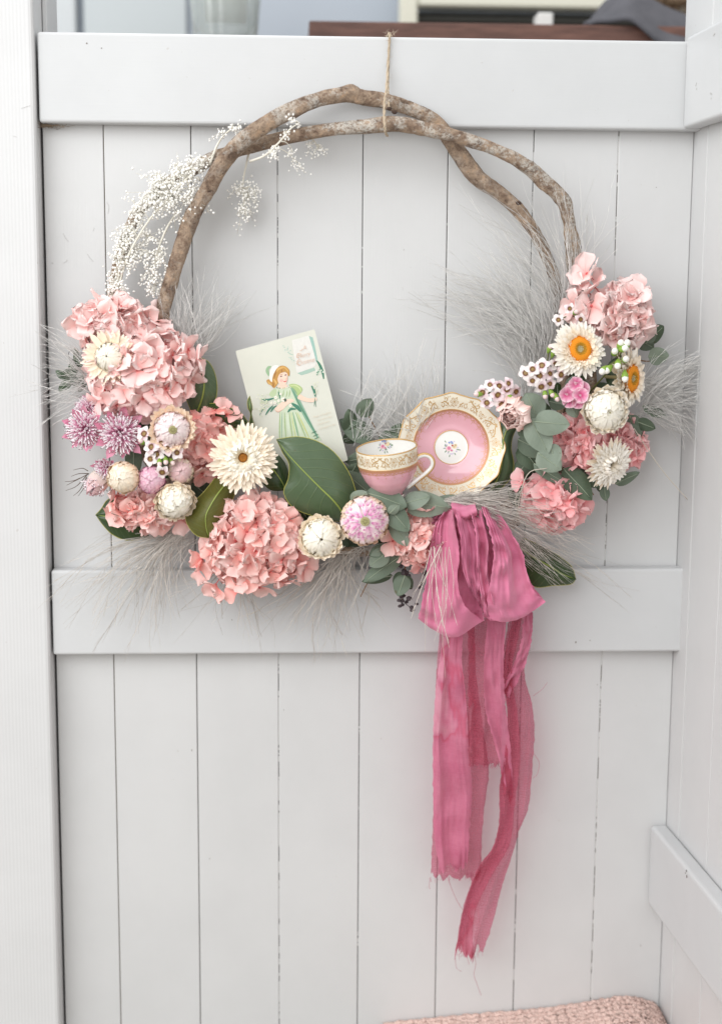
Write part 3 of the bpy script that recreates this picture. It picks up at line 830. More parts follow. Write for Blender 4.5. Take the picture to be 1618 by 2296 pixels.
bud_straw('pink and white strawflower with peach edges under the teacup', 817, 1167, 52, .126, face(-.02, .10), (PINKW, APRICOT), 29, (GREENC, .20), 0.75, 0.02, 7, None, 0.0, 22, .28, .27, .75)
open_straw('white strawflower with a big orange disc on the right', 1298, 783, 64, .110, face(.25, .18), [CREAM_W, CREAM_W, CREAM_W, CREAM_P], 'orange', 30, 0.4, 0.44, False, 7, 40)
open_straw('side facing strawflower whose orange disc looks right', 1412, 848, 72, .092, face(1.15, -.02), [CREAM_P, CREAM_W, CREAM_W, CREAM_P], 'orange', 31, 0.1, 0.42, False, 7, 36)
bud_straw('full cream white strawflower without a disc on the right', 1356, 920, 43, .115, face(.12, -.08), (IVORY, CREAM_W), 32, (GREENC, .05), 0.75, 0.25, 8, (22, 1.28, CREAM_P, .36, .35), 0.3, 15)
open_straw('cream strawflower seen from the side, facing down at the lower right', 1366, 1040, 62, .096, face(.55, -.28), [CREAM_P, CREAM_W, CREAM_W, CREAM_W], 'none', 33, 0.0, 0.14, True, 7, 34)

# ================================================================== PINK SPIDERY BLOOMS
SER = petal_mat('blushing_bract', (0.88, 0.76, 0.70), (0.88, 0.48, 0.58), (0.76, 0.24, 0.40), 0.12, 0.25, 0.5, 0.12)
SERW = petal_mat('greenish_bract', (0.70, 0.70, 0.52), (0.84, 0.78, 0.68), (0.80, 0.50, 0.54), 0.12, 0.25, 0.5, 0.08)
m, nt, b, o = nmat('spidery_filament'); b.inputs['Roughness'].default_value = 0.8
nt.links.new(ramp(nt, attr(nt, 't'), [(0.0, (0.74, 0.18, 0.40)), (0.55, (0.88, 0.38, 0.58)), (0.68, (0.94, 0.84, 0.88)), (0.86, (0.92, 0.88, 0.90)), (0.95, (0.9, 0.85, 0.88)), (0.97, (0.20, 0.07, 0.12)), (1.0, (0.14, 0.05, 0.08))]).outputs[0], b.inputs['Base Color'])
FIL = m
def blushing(label, cx, cy, R, d, nrm, seed, mat=SER, closed=False):
    f = flower('blushing_bride_bloom', label, 'flower', cx, cy, d, nrm, 'pink spidery blooms')
    R *= px(d); r = random.Random(seed)
    if closed:
        sp = [(6, [(R*.1, -R*.9), (R*.5, -R*.3), (R*.48, R*.4), (R*.2, R*1.0)], R*.62, mat, .3, .9, .05),
              (6, [(R*.1, -R*.9), (R*.58, -R*.3), (R*.62, R*.3), (R*.42, R*.8)], R*.6, mat, .3, .9, .06)]
    else:
        sp = [(9, [(R*.1, -R*.5), (R*.6, -R*.35), (R*1.0, -R*.05), (R*1.30, R*.12)], R*.42, mat, .3, .95, .10),
              (8, [(R*.1, -R*.5), (R*.6, -R*.25), (R*.9, R*.10), (R*1.05, R*.35)], R*.40, mat, .3, .95, .10)]
    rings(f, sp, seed)
    mb = MB(); n = 60 if closed else 150; g = math.pi * (3 - 5 ** 0.5)
    for i in range(n):
        h = 1 - (i + .5) / n * (0.25 if closed else 0.85); q = math.sqrt(1 - h * h); a = i * g
        dv = (Vector((q * math.cos(a), q * math.sin(a), h)) + Vector((r.gauss(0, .06), r.gauss(0, .06), 0))).normalized()
        L = R * r.uniform(0.98, 1.22)
        base = Vector((0, 0, -R * .25))
        P = [base + dv * L * .1, base + dv * L * .5 + Vector((0, 0, R * .05)), base + dv * L * .78 + Vector((0, 0, R * .02)), base + dv * L * .9, base + dv * L]
        mb.tube(P, [R*.012, R*.015, R*.034, R*.032, R*.020], 4, True, [0, .45, .66, .87, 1])
        for w in range(16):                       # woolly hairs
            p = base + dv * L * r.uniform(.6, .88)
            q2 = p + Vector((r.gauss(0, 1), r.gauss(0, 1), r.gauss(0, 1))).normalized() * R * .10
            sd = dv.orthogonal() * R * .014
            mb.add([p - sd, p + sd, q2], [(0, 1, 2)], [.75] * 3)
    mb.build('filament_tuft', FIL, f)['kind'] = 'stuff'
    return f
blushing('spidery pink bloom with white tips, nearest the left post', 190, 962, 42, .088, face(-.35, .05), 41)
blushing('spidery pink bloom with white tips, beside the waxflowers', 270, 972, 46, .100, face(.05, .05), 42)
blushing('small half seen spidery bloom above the other pink ones', 196, 917, 30, .070, face(-.4, .6), 43)
blushing('pale greenish closed bloom with pink streaks at the lower left', 222, 1078, 40, .075, face(-.75, -1.0), 44, SERW, True)
blushing('small purplish spidery bloom beside the greenish closed one', 238, 1050, 26, .085, face(-.3, -.6), 45)

# ================================================================== WAXFLOWERS
WAXP = petal_mat('wax_petal', (0.84, 0.68, 0.68), (0.93, 0.86, 0.84), (0.94, 0.88, 0.87), 0.06, 0.1, 0.35, 0.05)
WAXL = petal_mat('wax_petal_lilac', (0.72, 0.48, 0.53), (0.90, 0.74, 0.77), (0.93, 0.82, 0.84), 0.06, 0.1, 0.35, 0.05)
def wax_petal(mat):
    rows = []; ts = []
    for i in range(6):
        u = i / 5; w = 0.44 * math.sin(min(1, u * .93 + .07) ** .8 * math.pi) ** .5 if u < 1 else .14
        row = []
        for k in range(5):
            q = k / 4 * 2 - 1
            row.append(Vector((0.34 + u * .74 - .08 * q * q, q * w, 0.10 + 0.16 * u - .25 * u * u + 0.25 * q * q * w))); ts.append(u)
        rows.append(row)
    mb = MB(); mb.grid(rows, ts); return mb.mesh('petal', mat)
WAXM = {0: wax_petal(WAXP), 1: wax_petal(WAXL)}
m, nt, b, o = nmat('wax_cup'); b.inputs['Roughness'].default_value = 0.4
nt.links.new(ramp(nt, attr(nt, 't'), [(0.0, (0.36, 0.26, 0.08)), (0.3, (0.25, 0.11, 0.03)), (0.55, (0.10, 0.04, 0.02)), (0.66, (0.40, 0.24, 0.10)), (0.78, (0.72, 0.60, 0.50)), (1.0, (0.55, 0.50, 0.30))]).outputs[0], b.inputs['Base Color'])
mb = MB(); mb.lathe([(0.02, .12), (.12, .10), (.24, .06), (.30, .12), (.37, .20), (.41, .10), (.34, -.4), (.12, -.75), (0.02, -.8)], 16)
for k in range(10):
    a = k * .628; mb.ico((.32 * math.cos(a), .32 * math.sin(a), .24), .045, 1, (1, 1, 1), .6)
mb.tube([Vector((0, 0, .1)), Vector((.02, 0, .4))], .03, 4, True, [0, 0])
WAXC = mb.mesh('blossom', m)
BUDM_W = flat_mat('white_bud', (0.84, 0.82, 0.76), 0.35); BUDM_P = flat_mat('blush_bud', (0.80, 0.62, 0.60), 0.4)
GRN_S = flat_mat('fresh_green_calyx', (0.22, 0.36, 0.05), 0.5)
STEM_G = flat_mat('green_stem', (0.14, 0.16, 0.04), 0.6)
mb = MB(); mb.ico((0, 0, .35), 1.0, 2, (.85, .85, 1.0)); BUD_W = mb.mesh('bud', BUDM_W); 
mb = MB(); mb.ico((0, 0, .35), 1.0, 2, (.8, .8, 1.05)); BUD_P = mb.mesh('bud', BUDM_P)
mb = MB(); mb.lathe([(.001, -2.1), (.3, -1.9), (.75, -.9), (.9, -.2), (.8, 0.1)], 12); CALYX = mb.mesh('calyx', GRN_S)

def waxflower(label, blossoms, buds, root, seed, d=.10, lil=0, R=17, white=False):
    """blossoms / buds: picture positions; root: where the sprig leaves the bouquet"""
    r = random.Random(seed); s = px(d)
    C = at(*root)
    t_ = thing('waxflower_sprig', label, 'waxflower', C, 'waxflower sprigs')
    cx = sum(p[0] for p in blossoms + buds) / len(blossoms + buds); cy = sum(p[1] for p in blossoms + buds) / len(blossoms + buds)
    hub = at(cx, cy, d - .022) - C
    mb = MB(); mb.tube(cr([Vector((0, 0, 0)), hub * .5 + Vector((0, -.002, 0)), hub], 6), .0011, 5)
    for (x, y) in blossoms + buds:
        p = at(x, y, d - .004) - C
        mb.tube(cr([hub, (hub + p) / 2 + Vector((0, .003, 0)), p + Vector((0, .006, 0))], 5), .0007, 4)
    mb.build('stem', STEM_G, t_)
    for (x, y) in blossoms:
        p = at(x, y, d + r.uniform(-.004, .006)) - C
        nrm = (Vector(((x - cx) * .012, -1, -(y - cy) * .012)) + Vector((r.gauss(0, .15), 0, r.gauss(0, .15)))).normalized()
        rr = R * s * r.uniform(.85, 1.1)
        bl = ob('blossom', WAXC, t_, Matrix.Translation(p) @ axis_frame(nrm, r.uniform(0, 6)) @ Matrix.Scale(rr, 4))
        for k in range(5):
            ob('petal', WAXM[lil if r.random() < .75 else 1 - lil], bl, Matrix.Rotation(k * 1.2566 + r.gauss(0, .08), 4, 'Z') @ Matrix.Rotation(r.gauss(0.08, .18), 4, 'Y'))
    for (x, y) in buds:
        p = at(x, y, d + r.uniform(-.002, .004)) - C
        nrm = Vector(((x - cx) * .03 + r.gauss(0, .3), -.7, -(y - cy) * .03 + r.gauss(0, .3))).normalized()
        bb = ob('bud', BUD_W if white else BUD_P, t_, Matrix.Translation(p) @ axis_frame(nrm) @ Matrix.Scale((9 if white else 7) * s, 4))
        ob('calyx', CALYX, bb)
    return t_
waxflower('white waxflower cluster between the spidery blooms and the lilac strawflower', [(324,973),(340,1002),(363,993),(375,1006),(338,1029),(397,1015),(364,1058),(352,1018)], [(358,1038),(372,1034),(386,1036),(318,990)], (350,1010,.06), 51, .116, 0, 17)
waxflower('large waxflower cluster left of the small pink carnation', [(1193,828),(1214,820),(1244,817),(1231,838),(1209,842),(1256,840),(1193,853),(1231,860),(1178,836),(1212,866)], [(1221,886),(1236,883),(1247,892),(1232,780),(1240,790)], (1230,850,.06), 52, .108, 0, 17)
waxflower('lilac waxflower cluster above the rim of the saucer', [(1115,885),(1135,873),(1123,907),(1091,903),(1081,880),(1138,860),(1098,863),(1155,878),(1118,866)], [(1070,884),(1145,892)], (1150,915,.05), 53, .098, 1, 17)
waxflower('pair of tiny waxflowers by the top right hydrangea', [(1251,717),(1276,692),(1300,716)], [(1290,700)], (1290,740,.05), 54, .090, 0, 14)
waxflower('white waxflower buds with green cups between the two orange centred flowers', [], [(1377,789),(1397,782),(1404,772),(1384,818),(1401,806),(1361,829),(1351,831),(1400,846),(1390,772)], (1320,880,.06), 55, .122, 0, 16, True)

# ================================================================== CARNATION, RANUNCULUS
DIA = petal_mat('dianthus', (0.90, 0.72, 0.76), (0.66, 0.13, 0.30), (0.86, 0.52, 0.62), 0.1, 0.22, 0.6, 0.08,
                [(0.0, (0.88, 0.66, 0.72)), (0.22, (0.60, 0.06, 0.20)), (0.5, (0.76, 0.22, 0.40)), (0.85, (0.85, 0.45, 0.58)), (1.0, (0.90, 0.70, 0.76))])
dn = thing('pink_carnation', 'small bright pink carnation with pale ruffled edges on the right', 'carnation', mw=Matrix.Translation(at(1284, 876, .112)) @ axis_frame(face(-.05, .05)))
r_ = random.Random(61)
def ruffle(seed):
    r = random.Random(seed); rows = []; ts = []
    for i in range(6):
        u = i / 5; row = []
        for k in range(13):
            q = k / 12 * 2 - 1; a = q * .72
            L = u * (1 + .05 * (k % 2)) 
            row.append(Vector((L * math.cos(a), L * math.sin(a) * 1.05, .10 * u * math.sin(q * 6 + seed) * u + .18 * u * u + 0.05 * noise.noise(Vector((u * 4, q * 4, seed)))))); ts.append(u)
        rows.append(row)
    mb = MB(); mb.grid(rows, ts); return mb.mesh('petal', DIA)
RF = [ruffle(k) for k in range(4)]
s_ = px(.11)
for (ox, oy, z, sz, n) in ((0, 0, .001, 21, 5), (4, 15, .004, 17, 5), (-15, -8, .004, 18, 5), (14, -10, .006, 18, 5), (20, 4, -.001, 17, 5), (-8, -22, -.002, 17, 4), (12, -24, -.003, 17, 4)):
    for k in range(n):
        M = Matrix.Translation((ox * s_, oy * s_, z)) @ Matrix.Rotation(k * 6.283 / n + r_.gauss(0, .1), 4, 'Z') @ Matrix.Rotation(-.1 + r_.gauss(0, .12), 4, 'Y') @ Matrix.Scale(sz * s_, 4)
        ob('petal', RF[k % 4], dn, M)
mb = MB(); mb.lathe([(.0005, -.03), (.004, -.028), (.0055, -.008), (.009, -.001)], 12); mb.build('calyx', STEM_G, dn)

RAN = petal_mat('ranunculus', (0.88, 0.48, 0.42), (0.93, 0.62, 0.56), (0.95, 0.76, 0.71), 0.08, 0.10, 0.5, 0.1)
rn = thing('pink_ranunculus', 'small pale pink ranunculus peeping out between saucer and eucalyptus', 'ranunculus', mw=Matrix.Translation(at(1153, 925, .100)) @ axis_frame(face(-.55, -.25)))
sp = []; R = 34 * px(.08)
for j in range(7):
    q = lerp(.18, 1.0, j / 6)
    sp.append((5 + j // 2, [(R*.1*q, -R*.6), (R*.75*q, -R*.45), (R*1.0*q, R*.05), (R*.90*q, R*.55*(1.15-.35*q)), (R*.74*q, R*.75*(1.2-.45*q))], R*.9*q+.002, RAN, -.25, .25, .05))
rings(rn, sp, 62, 'petal')
# ================================================================== LEAVES
def leaf_mat(name, c0, c1, rough=0.4, back=None, tl=0.15, vein=(0.2, 0.28, 0.10), vstr=0.14):
    m, nt, b, o = nmat(name)
    n = tex_noise(nt, coords(nt), 45, 5, 0.6)
    c = mixc(nt, c0, c1, n.outputs['Fac'])
    wv = nt.nodes.new('ShaderNodeMath'); wv.operation = 'SINE'       # side veins run obliquely from the midrib
    ph = mathn(nt, 'MULTIPLY', mathn(nt, 'ADD', attr(nt, 't'), mathn(nt, 'MULTIPLY', attr(nt, 's'), -0.28)), 62.0)
    nt.links.new(ph, wv.inputs[0])
    vm = ramp(nt, wv.outputs[0], [(0.90, (0,)*3), (1.0, (1,)*3)]).outputs[0]
    c = mixc(nt, c, vein, mathn(nt, 'MULTIPLY', vm, vstr))
    if back:
        g = nt.nodes.new('ShaderNodeNewGeometry'); c = mixc(nt, c, back, g.outputs['Backfacing'])
    nt.links.new(c, b.inputs['Base Color']); b.inputs['Roughness'].default_value = rough
    b.inputs['Coat Weight'].default_value = 0.35 if rough < 0.45 else 0.0; b.inputs['Coat Roughness'].default_value = 0.25
    sp = tex_noise(nt, coords(nt), 160, 2); c2 = mixc(nt, c, (0.10, 0.08, 0.03), ramp(nt, sp.outputs['Fac'], [(0.70, (0,)*3), (0.76, (.7,)*3)]).outputs[0]); nt.links.new(c2, b.inputs['Base Color'])
    bump(nt, b, mathn(nt, 'SUBTRACT', n.outputs['Fac'], mathn(nt, 'MULTIPLY', vm, 0.8)), 0.35, 0.0016)
    translucent(nt, b, o, c, tl)
    return m
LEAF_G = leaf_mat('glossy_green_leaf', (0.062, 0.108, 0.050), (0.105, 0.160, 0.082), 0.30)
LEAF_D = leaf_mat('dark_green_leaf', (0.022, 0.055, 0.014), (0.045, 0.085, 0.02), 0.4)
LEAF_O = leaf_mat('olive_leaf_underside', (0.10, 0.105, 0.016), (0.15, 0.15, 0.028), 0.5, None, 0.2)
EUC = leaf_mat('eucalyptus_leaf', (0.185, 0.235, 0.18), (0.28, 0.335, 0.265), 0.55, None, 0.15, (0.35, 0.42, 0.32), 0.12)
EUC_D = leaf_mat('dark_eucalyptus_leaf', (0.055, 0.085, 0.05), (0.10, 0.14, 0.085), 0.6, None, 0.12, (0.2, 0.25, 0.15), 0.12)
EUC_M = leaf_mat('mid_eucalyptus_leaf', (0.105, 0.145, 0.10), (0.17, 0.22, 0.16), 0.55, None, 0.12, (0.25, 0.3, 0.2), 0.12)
RIB = flat_mat('pale_midrib', (0.28, 0.36, 0.08), 0.5); EDGE = flat_mat('yellow_leaf_edge', (0.42, 0.40, 0.09), 0.5)
EUCRIB = flat_mat('grey_midrib', (0.30, 0.36, 0.26), 0.6); STEM_B = flat_mat('brown_twig', (0.20, 0.11, 0.05), 0.8)

def big_leaf(label, L, Mi, R, mat, fold=0.0, edge=True, wave=0.0, seed=0):
    """leaf lofted between its left edge, midrib and right edge"""
    n = 22
    l, m_, r = (cr([at(*p) for p in q], n) for q in (L, Mi, R))
    C = m_[-1].copy()
    lf = thing('broad_leaf', label, 'leaf', C, 'broad glossy leaves')
    rows = []; ts = []; ss = []
    for i in range(n):
        row = []
        for k in range(13):
            v = k / 12
            if v < .5: w = v * 2; p = l[i].lerp(m_[i], w)
            else: w = (1 - v) * 2; p = r[i].lerp(m_[i], w)
            arch = math.sin(w * math.pi) * 0.0035
            p = p + Vector((0, -arch + wave * math.sin(i * .6 + seed) * (1 - w), 0))
            row.append(p - C); ts.append(i / (n - 1)); ss.append(1 - w)
        rows.append(row)
    mb = MB(); mb.grid(rows, ts, ss)
    bl = mb.build('blade', mat, lf)
    mb = MB(); mb.tube([p - C + Vector((0, -.0004, 0)) for p in m_], [lerp(.0004, .0013, i / (n - 1)) for i in range(n)], 6)
    mb.build('midrib', RIB, bl)
    if edge:
        mb = MB(); ring = [rows[i][0] for i in range(n)] ; mb.tube(ring, .00045, 5)
        ring = [rows[i][12] for i in range(n)]; mb.tube(ring, .00045, 5)
        mb.build('leaf_edge', EDGE, bl)
    return lf
big_leaf('largest glossy green leaf, below the postcard beside the teacup',
    [(620,985,.098),(634,1015,.10),(648,1040,.10),(646,1075,.10),(636,1105,.10),(660,1140,.095),(720,1162,.09),(772,1172,.085)],
    [(620,985,.098),(640,1012,.104),(665,1040,.107),(692,1068,.108),(720,1096,.107),(745,1120,.105),(765,1145,.098),(778,1176,.085)],
    [(620,985,.098),(665,979,.098),(708,988,.098),(748,1013,.096),(780,1056,.094),(797,1100,.092),(800,1140,.09),(785,1178,.085)], LEAF_G)
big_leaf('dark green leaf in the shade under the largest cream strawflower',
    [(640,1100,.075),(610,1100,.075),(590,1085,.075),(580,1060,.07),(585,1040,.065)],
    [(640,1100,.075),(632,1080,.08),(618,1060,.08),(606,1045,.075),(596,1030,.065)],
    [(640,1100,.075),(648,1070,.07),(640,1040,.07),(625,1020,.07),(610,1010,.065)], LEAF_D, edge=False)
big_leaf('olive leaf curling beside the big bottom hydrangea',
    [(468,1206,.100),(440,1200,.098),(420,1175,.095),(418,1150,.092),(436,1125,.09),(460,1100,.085),(482,1072,.08)],
    [(468,1206,.100),(462,1180,.105),(462,1155,.108),(474,1130,.105),(488,1108,.10),(502,1090,.09),(512,1075,.08)],
    [(468,1206,.100),(492,1180,.096),(505,1160,.092),(512,1140,.09),(522,1118,.086),(530,1100,.082),(535,1080,.078)], LEAF_O)
big_leaf('green pointed leaf sticking out at the lower left',
    [(215,1154,.055),(228,1140,.055),(240,1122,.055),(262,1112,.055),(300,1120,.055)],
    [(215,1154,.055),(240,1158,.062),(265,1160,.064),(295,1162,.062),(330,1165,.055)],
    [(215,1154,.055),(232,1178,.055),(255,1200,.055),(290,1212,.055),(335,1205,.05)], LEAF_D)
big_leaf('upright green leaf behind the largest pale hydrangea',
    [(437,796,.060),(420,815,.060),(412,850,.058),(415,885,.055),(430,925,.05)],
    [(437,796,.060),(452,825,.064),(458,858,.064),(454,890,.06),(442,925,.05)],
    [(437,796,.060),(468,812,.058),(484,845,.056),(486,885,.054),(470,926,.05)], LEAF_G)
big_leaf('dark leaf with a yellow edge above the coral hydrangea, left of the postcard',
    [(560,952,.060),(535,960,.062),(510,955,.064),(490,945,.062),(462,925,.055)],
    [(560,952,.060),(535,940,.068),(512,930,.07),(490,922,.068),(466,914,.055)],
    [(560,952,.060),(540,926,.064),(515,914,.066),(490,905,.064),(468,905,.055)], LEAF_D)
big_leaf('narrow twisted leaf standing against the left edge of the postcard',
    [(560,888,.070),(555,900,.074),(556,915,.074),(562,930,.07),(556,960,.065)],
    [(560,888,.070),(559,900,.077),(561,915,.078),(563,930,.07),(564,960,.062)],
    [(560,888,.070),(563,900,.072),(566,915,.074),(564,930,.07),(572,960,.06)], LEAF_G)
big_leaf('long green leaf with a yellow edge hugging the right of the saucer',
    [(1166,948,.056),(1128,945,.056),(1112,960,.052),(1110,1000,.05),(1110,1040,.05),(1095,1075,.05),(1085,1100,.05)],
    [(1166,948,.056),(1140,958,.066),(1128,985,.068),(1126,1020,.066),(1122,1050,.062),(1112,1078,.058),(1100,1100,.05)],
    [(1166,948,.056),(1150,975,.058),(1145,1005,.058),(1151,1040,.058),(1146,1068,.056),(1130,1088,.054),(1112,1106,.05)], LEAF_G)
big_leaf('dark green leaf under the right side of the bow',
    [(1290,1298,.055),(1280,1270,.055),(1250,1245,.055),(1215,1225,.055),(1170,1205,.055)],
    [(1290,1298,.055),(1262,1288,.062),(1232,1270,.064),(1200,1252,.062),(1160,1225,.055)],
    [(1290,1298,.055),(1278,1310,.055),(1240,1313,.055),(1198,1316,.055),(1160,1290,.05)], LEAF_D)

def small_leaf(parent, C, base, ang, ln, wd, mat, seed, tiltd=0.0, curl=0.1, tip=0.25, rib=EUCRIB):
    """rounded eucalyptus leaf growing from base (picture x, y, depth) at a picture angle"""
    r = random.Random(seed); s = px(base[2]); a = math.radians(ang)
    B = at(*base) - C
    X = Vector((math.cos(a), 0, math.sin(a)))
    X = (X + Vector((0, -tiltd, 0))).normalized()
    Nn = Vector((0, -1, 0)); Nn = (Nn - X * Nn.dot(X)).normalized()
    Nn = (Matrix.Rotation(r.uniform(-.45, .45), 3, X) @ Nn)
    Y = Nn.cross(X)
    n = 10; rows = []; ts = []; ss = []; mid = []
    for i in range(n + 1):
        u = i / n
        w = wd * .5 * s * (math.sin(u ** (0.85 - tip * .3) * math.pi) ** 0.62 if 0 < u < 1 else 0.04)
        row = []
        for k in range(9):
            q = k / 8 * 2 - 1
            p = B + X * (ln * s * u) + Y * (q * w) + Nn * (curl * ln * s * (math.sin(u * 2.4) * .35 - q * q * .25 * (w / (wd * .5 * s + 1e-9))) + ln * s * .03 * math.sin(u * 6 + q * 2 + seed))
            row.append(p); ts.append(u); ss.append(abs(q))
        rows.append(row); mid.append(row[4] + Nn * .0002)
    mb = MB(); mb.grid(rows, ts, ss); lf = mb.build('leaf', mat, parent)
    mb = MB(); mb.tube(mid[:-1], [lerp(.0007, .0003, i / n) for i in range(n)], 4); mb.build('midrib', rib, lf)
    return lf

def sprig(name, label, stem, leaves, group='eucalyptus sprigs', cat='eucalyptus', smat=STEM_B, r=.0011, seed=0, tip=0.25):
    P = cr([at(*p) for p in stem], 24); C = P[0].copy()
    t_ = thing(name, label, cat, C, group)
    mb = MB(); mb.tube([p - C for p in P], [lerp(r, r * .5, i / 23) for i in range(24)], 6); mb.build('stem', smat, t_)
    for i, lf in enumerate(leaves):
        (x, y, d, ang, ln, wd, mat) = lf[:7]; td = lf[7] if len(lf) > 7 else 0.15
        small_leaf(t_, C, (x, y, d), ang, ln, wd, mat, seed * 31 + i, td, 0.12, tip)
    return t_

sprig('eucalyptus_sprig', 'eucalyptus sprig with broad grey leaves cradling the teacup', [(770,1180,.07),(830,1140,.08),(890,1130,.085),(960,1140,.08),(1010,1150,.07)], [
    (820,1105,0.116,-18,96,66,EUC_M,.15), (905,1130,0.113,18,62,40,EUC,.2), (900,1125,0.110,-6,112,60,EUC,.05), (845,1120,.072,140,100,50,EUC_M,.0), (793,1132,0.118,48,42,44,EUC,.1),
    (862,1130,0.120,-48,82,52,EUC_M,.15), (872,1152,0.130,48,32,24,EUC,.2), (880,1168,0.113,-60,66,40,EUC,.1), (812,1120,.068,125,110,44,EUC_M,-.05), (770,1090,.07,60,60,40,EUC_D,0), (960,1140,.085,25,70,30,EUC,.05)], seed=1)
sprig('eucalyptus_sprig', 'eucalyptus sprig hanging below the pink and white strawflower', [(880,1200,.07),(860,1240,.085),(845,1280,.085),(825,1305,.08),(808,1338,.07)], [
    (868,1226,.098,205,46,30,EUC_M,.2), (868,1236,.10,220,52,44,EUC,.1), (905,1240,.09,215,112,42,EUC_M,.1), (880,1290,.08,190,72,24,EUC_D,.1), (870,1200,.09,100,50,30,EUC_M,.1), (862,1215,.08,60,50,36,EUC_M,0), (900,1240,.06,190,60,30,EUC_D), (920,1255,.06,170,70,34,EUC_D), (960,1240,.05,200,60,34,EUC_D)], seed=2)
sprig('eucalyptus_sprig', 'dangling dried eucalyptus tip below the small coral hydrangea', [(905,1240,.07),(908,1270,.075),(902,1310,.075),(900,1345,.075)], [
    (905,1285,.08,225,34,26,EUC_D,.1), (906,1292,.08,-60,34,26,EUC_D,.1), (908,1290,.085,250,50,40,EUC_M,.1)], seed=3)
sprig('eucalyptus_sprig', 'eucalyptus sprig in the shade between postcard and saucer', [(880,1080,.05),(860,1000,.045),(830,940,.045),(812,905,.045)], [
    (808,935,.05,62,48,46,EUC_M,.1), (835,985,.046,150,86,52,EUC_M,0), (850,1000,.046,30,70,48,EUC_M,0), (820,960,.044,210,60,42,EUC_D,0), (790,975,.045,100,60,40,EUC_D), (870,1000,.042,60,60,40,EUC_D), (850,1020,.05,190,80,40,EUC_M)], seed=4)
sprig('eucalyptus_sprig', 'eucalyptus sprig with pale round leaves right of the saucer', [(1260,1080,.06),(1235,1020,.08),(1212,960,.095),(1195,930,.10),(1180,885,.095)], [
    (1205,938,.104,118,66,64,EUC,.15), (1196,945,.112,-4,80,58,EUC,.2), (1188,938,.104,-62,88,62,EUC,.1), (1230,995,.106,-70,52,42,EUC,.25), (1204,1015,.108,-35,66,54,EUC,.15), (1168,950,.09,-60,40,40,EUC_M,.1),
    (1160,985,.075,-25,80,52,EUC_M,.1), (1162,1000,.068,-50,74,50,EUC_D,.1), (1172,1030,.07,20,70,44,EUC_D,.1), (1155,1075,.06,60,70,40,EUC_D,.05), (1195,1040,.085,-32,84,34,EUC_M,.1), (1236,888,.095,-14,72,28,EUC,.2), (1275,905,.098,-60,36,32,EUC,.1), (1230,900,.088,-10,40,36,EUC_M)], seed=5)
sprig('eucalyptus_sprig', 'dark eucalyptus sprig above the lowest rose hydrangea', [(1240,1060,.05),(1270,1050,.065),(1310,1080,.075),(1330,1110,.07)], [
    (1262,1050,.085,-48,96,56,EUC_D,.15), (1290,1055,.075,-30,70,40,EUC_D,.1), (1280,1060,.07,-70,60,40,EUC_D,.1), (1340,1075,.06,-60,40,28,EUC_M), (1352,1090,.065,-80,34,28,EUC_M,.1), (1378,1085,.06,28,60,28,EUC_M,.1)], seed=6)
sprig('eucalyptus_sprig', 'eucalyptus leaves sticking out beside the top right hydrangea', [(1400,760,.04),(1440,760,.045),(1465,745,.045)], [
    (1445,765,.045,42,52,48,EUC_D,.1), (1448,770,.05,70,40,30,EUC_M,.1), (1370,735,.07,-50,60,40,LEAF_O,.1), (1430,760,.04,-30,40,36,EUC_M)], seed=7)
sprig('eucalyptus_sprig', 'eucalyptus leaves behind the side facing strawflower at the right edge', [(1400,800,.04),(1450,810,.045),(1480,800,.045)], [
    (1452,800,.05,5,46,44,EUC,.1), (1440,910,.045,-25,60,26,EUC_M,.1), (1410,930,.05,-70,42,38,EUC_M,.1), (1425,945,.05,-20,46,30,EUC_D,.1), (1405,955,.055,-40,40,32,EUC_M,.1), (1425,970,.05,-60,36,26,EUC_M,.1), (1410,965,.05,-30,38,30,EUC,.1)], seed=8)
sprig('eucalyptus_sprig', 'dusty dark sprig behind the left strawflower beside the post', [(220,830,.04),(185,820,.05),(160,845,.05),(140,860,.05)], [
    (185,825,.055,120,34,22,EUC_D,.1), (175,830,.055,200,40,24,EUC_D,.1), (165,845,.055,100,32,20,EUC_D,.1), (160,850,.055,225,38,22,EUC_D,.1), (190,845,.05,250,36,22,EUC_D,.1), (175,810,.055,100,30,16,EUC_D,.1), (200,850,.05,190,44,26,EUC_M,.1), (150,850,.05,140,30,18,EUC_M), (205,830,.05,130,34,24,EUC_D), (195,815,.05,80,30,16,EUC_D)], seed=9)
# dark backing greenery wired along the hoop
bk = random.Random(77)
def backing(label, spots, seed):
    stem = [(x, y, .03) for (x, y) in spots]
    lv = []
    for (x, y) in spots:
        for k in range(5):
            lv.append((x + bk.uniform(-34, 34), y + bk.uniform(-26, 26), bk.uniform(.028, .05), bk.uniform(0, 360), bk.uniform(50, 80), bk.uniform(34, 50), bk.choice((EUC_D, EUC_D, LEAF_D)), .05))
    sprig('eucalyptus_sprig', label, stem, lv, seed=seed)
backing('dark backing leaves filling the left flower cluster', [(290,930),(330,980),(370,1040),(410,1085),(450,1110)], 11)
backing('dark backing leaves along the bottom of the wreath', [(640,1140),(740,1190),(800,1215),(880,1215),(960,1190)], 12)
backing('dark backing leaves filling the right flower cluster', [(1185,1050),(1235,1000),(1270,930),(1310,860),(1340,810)], 13)

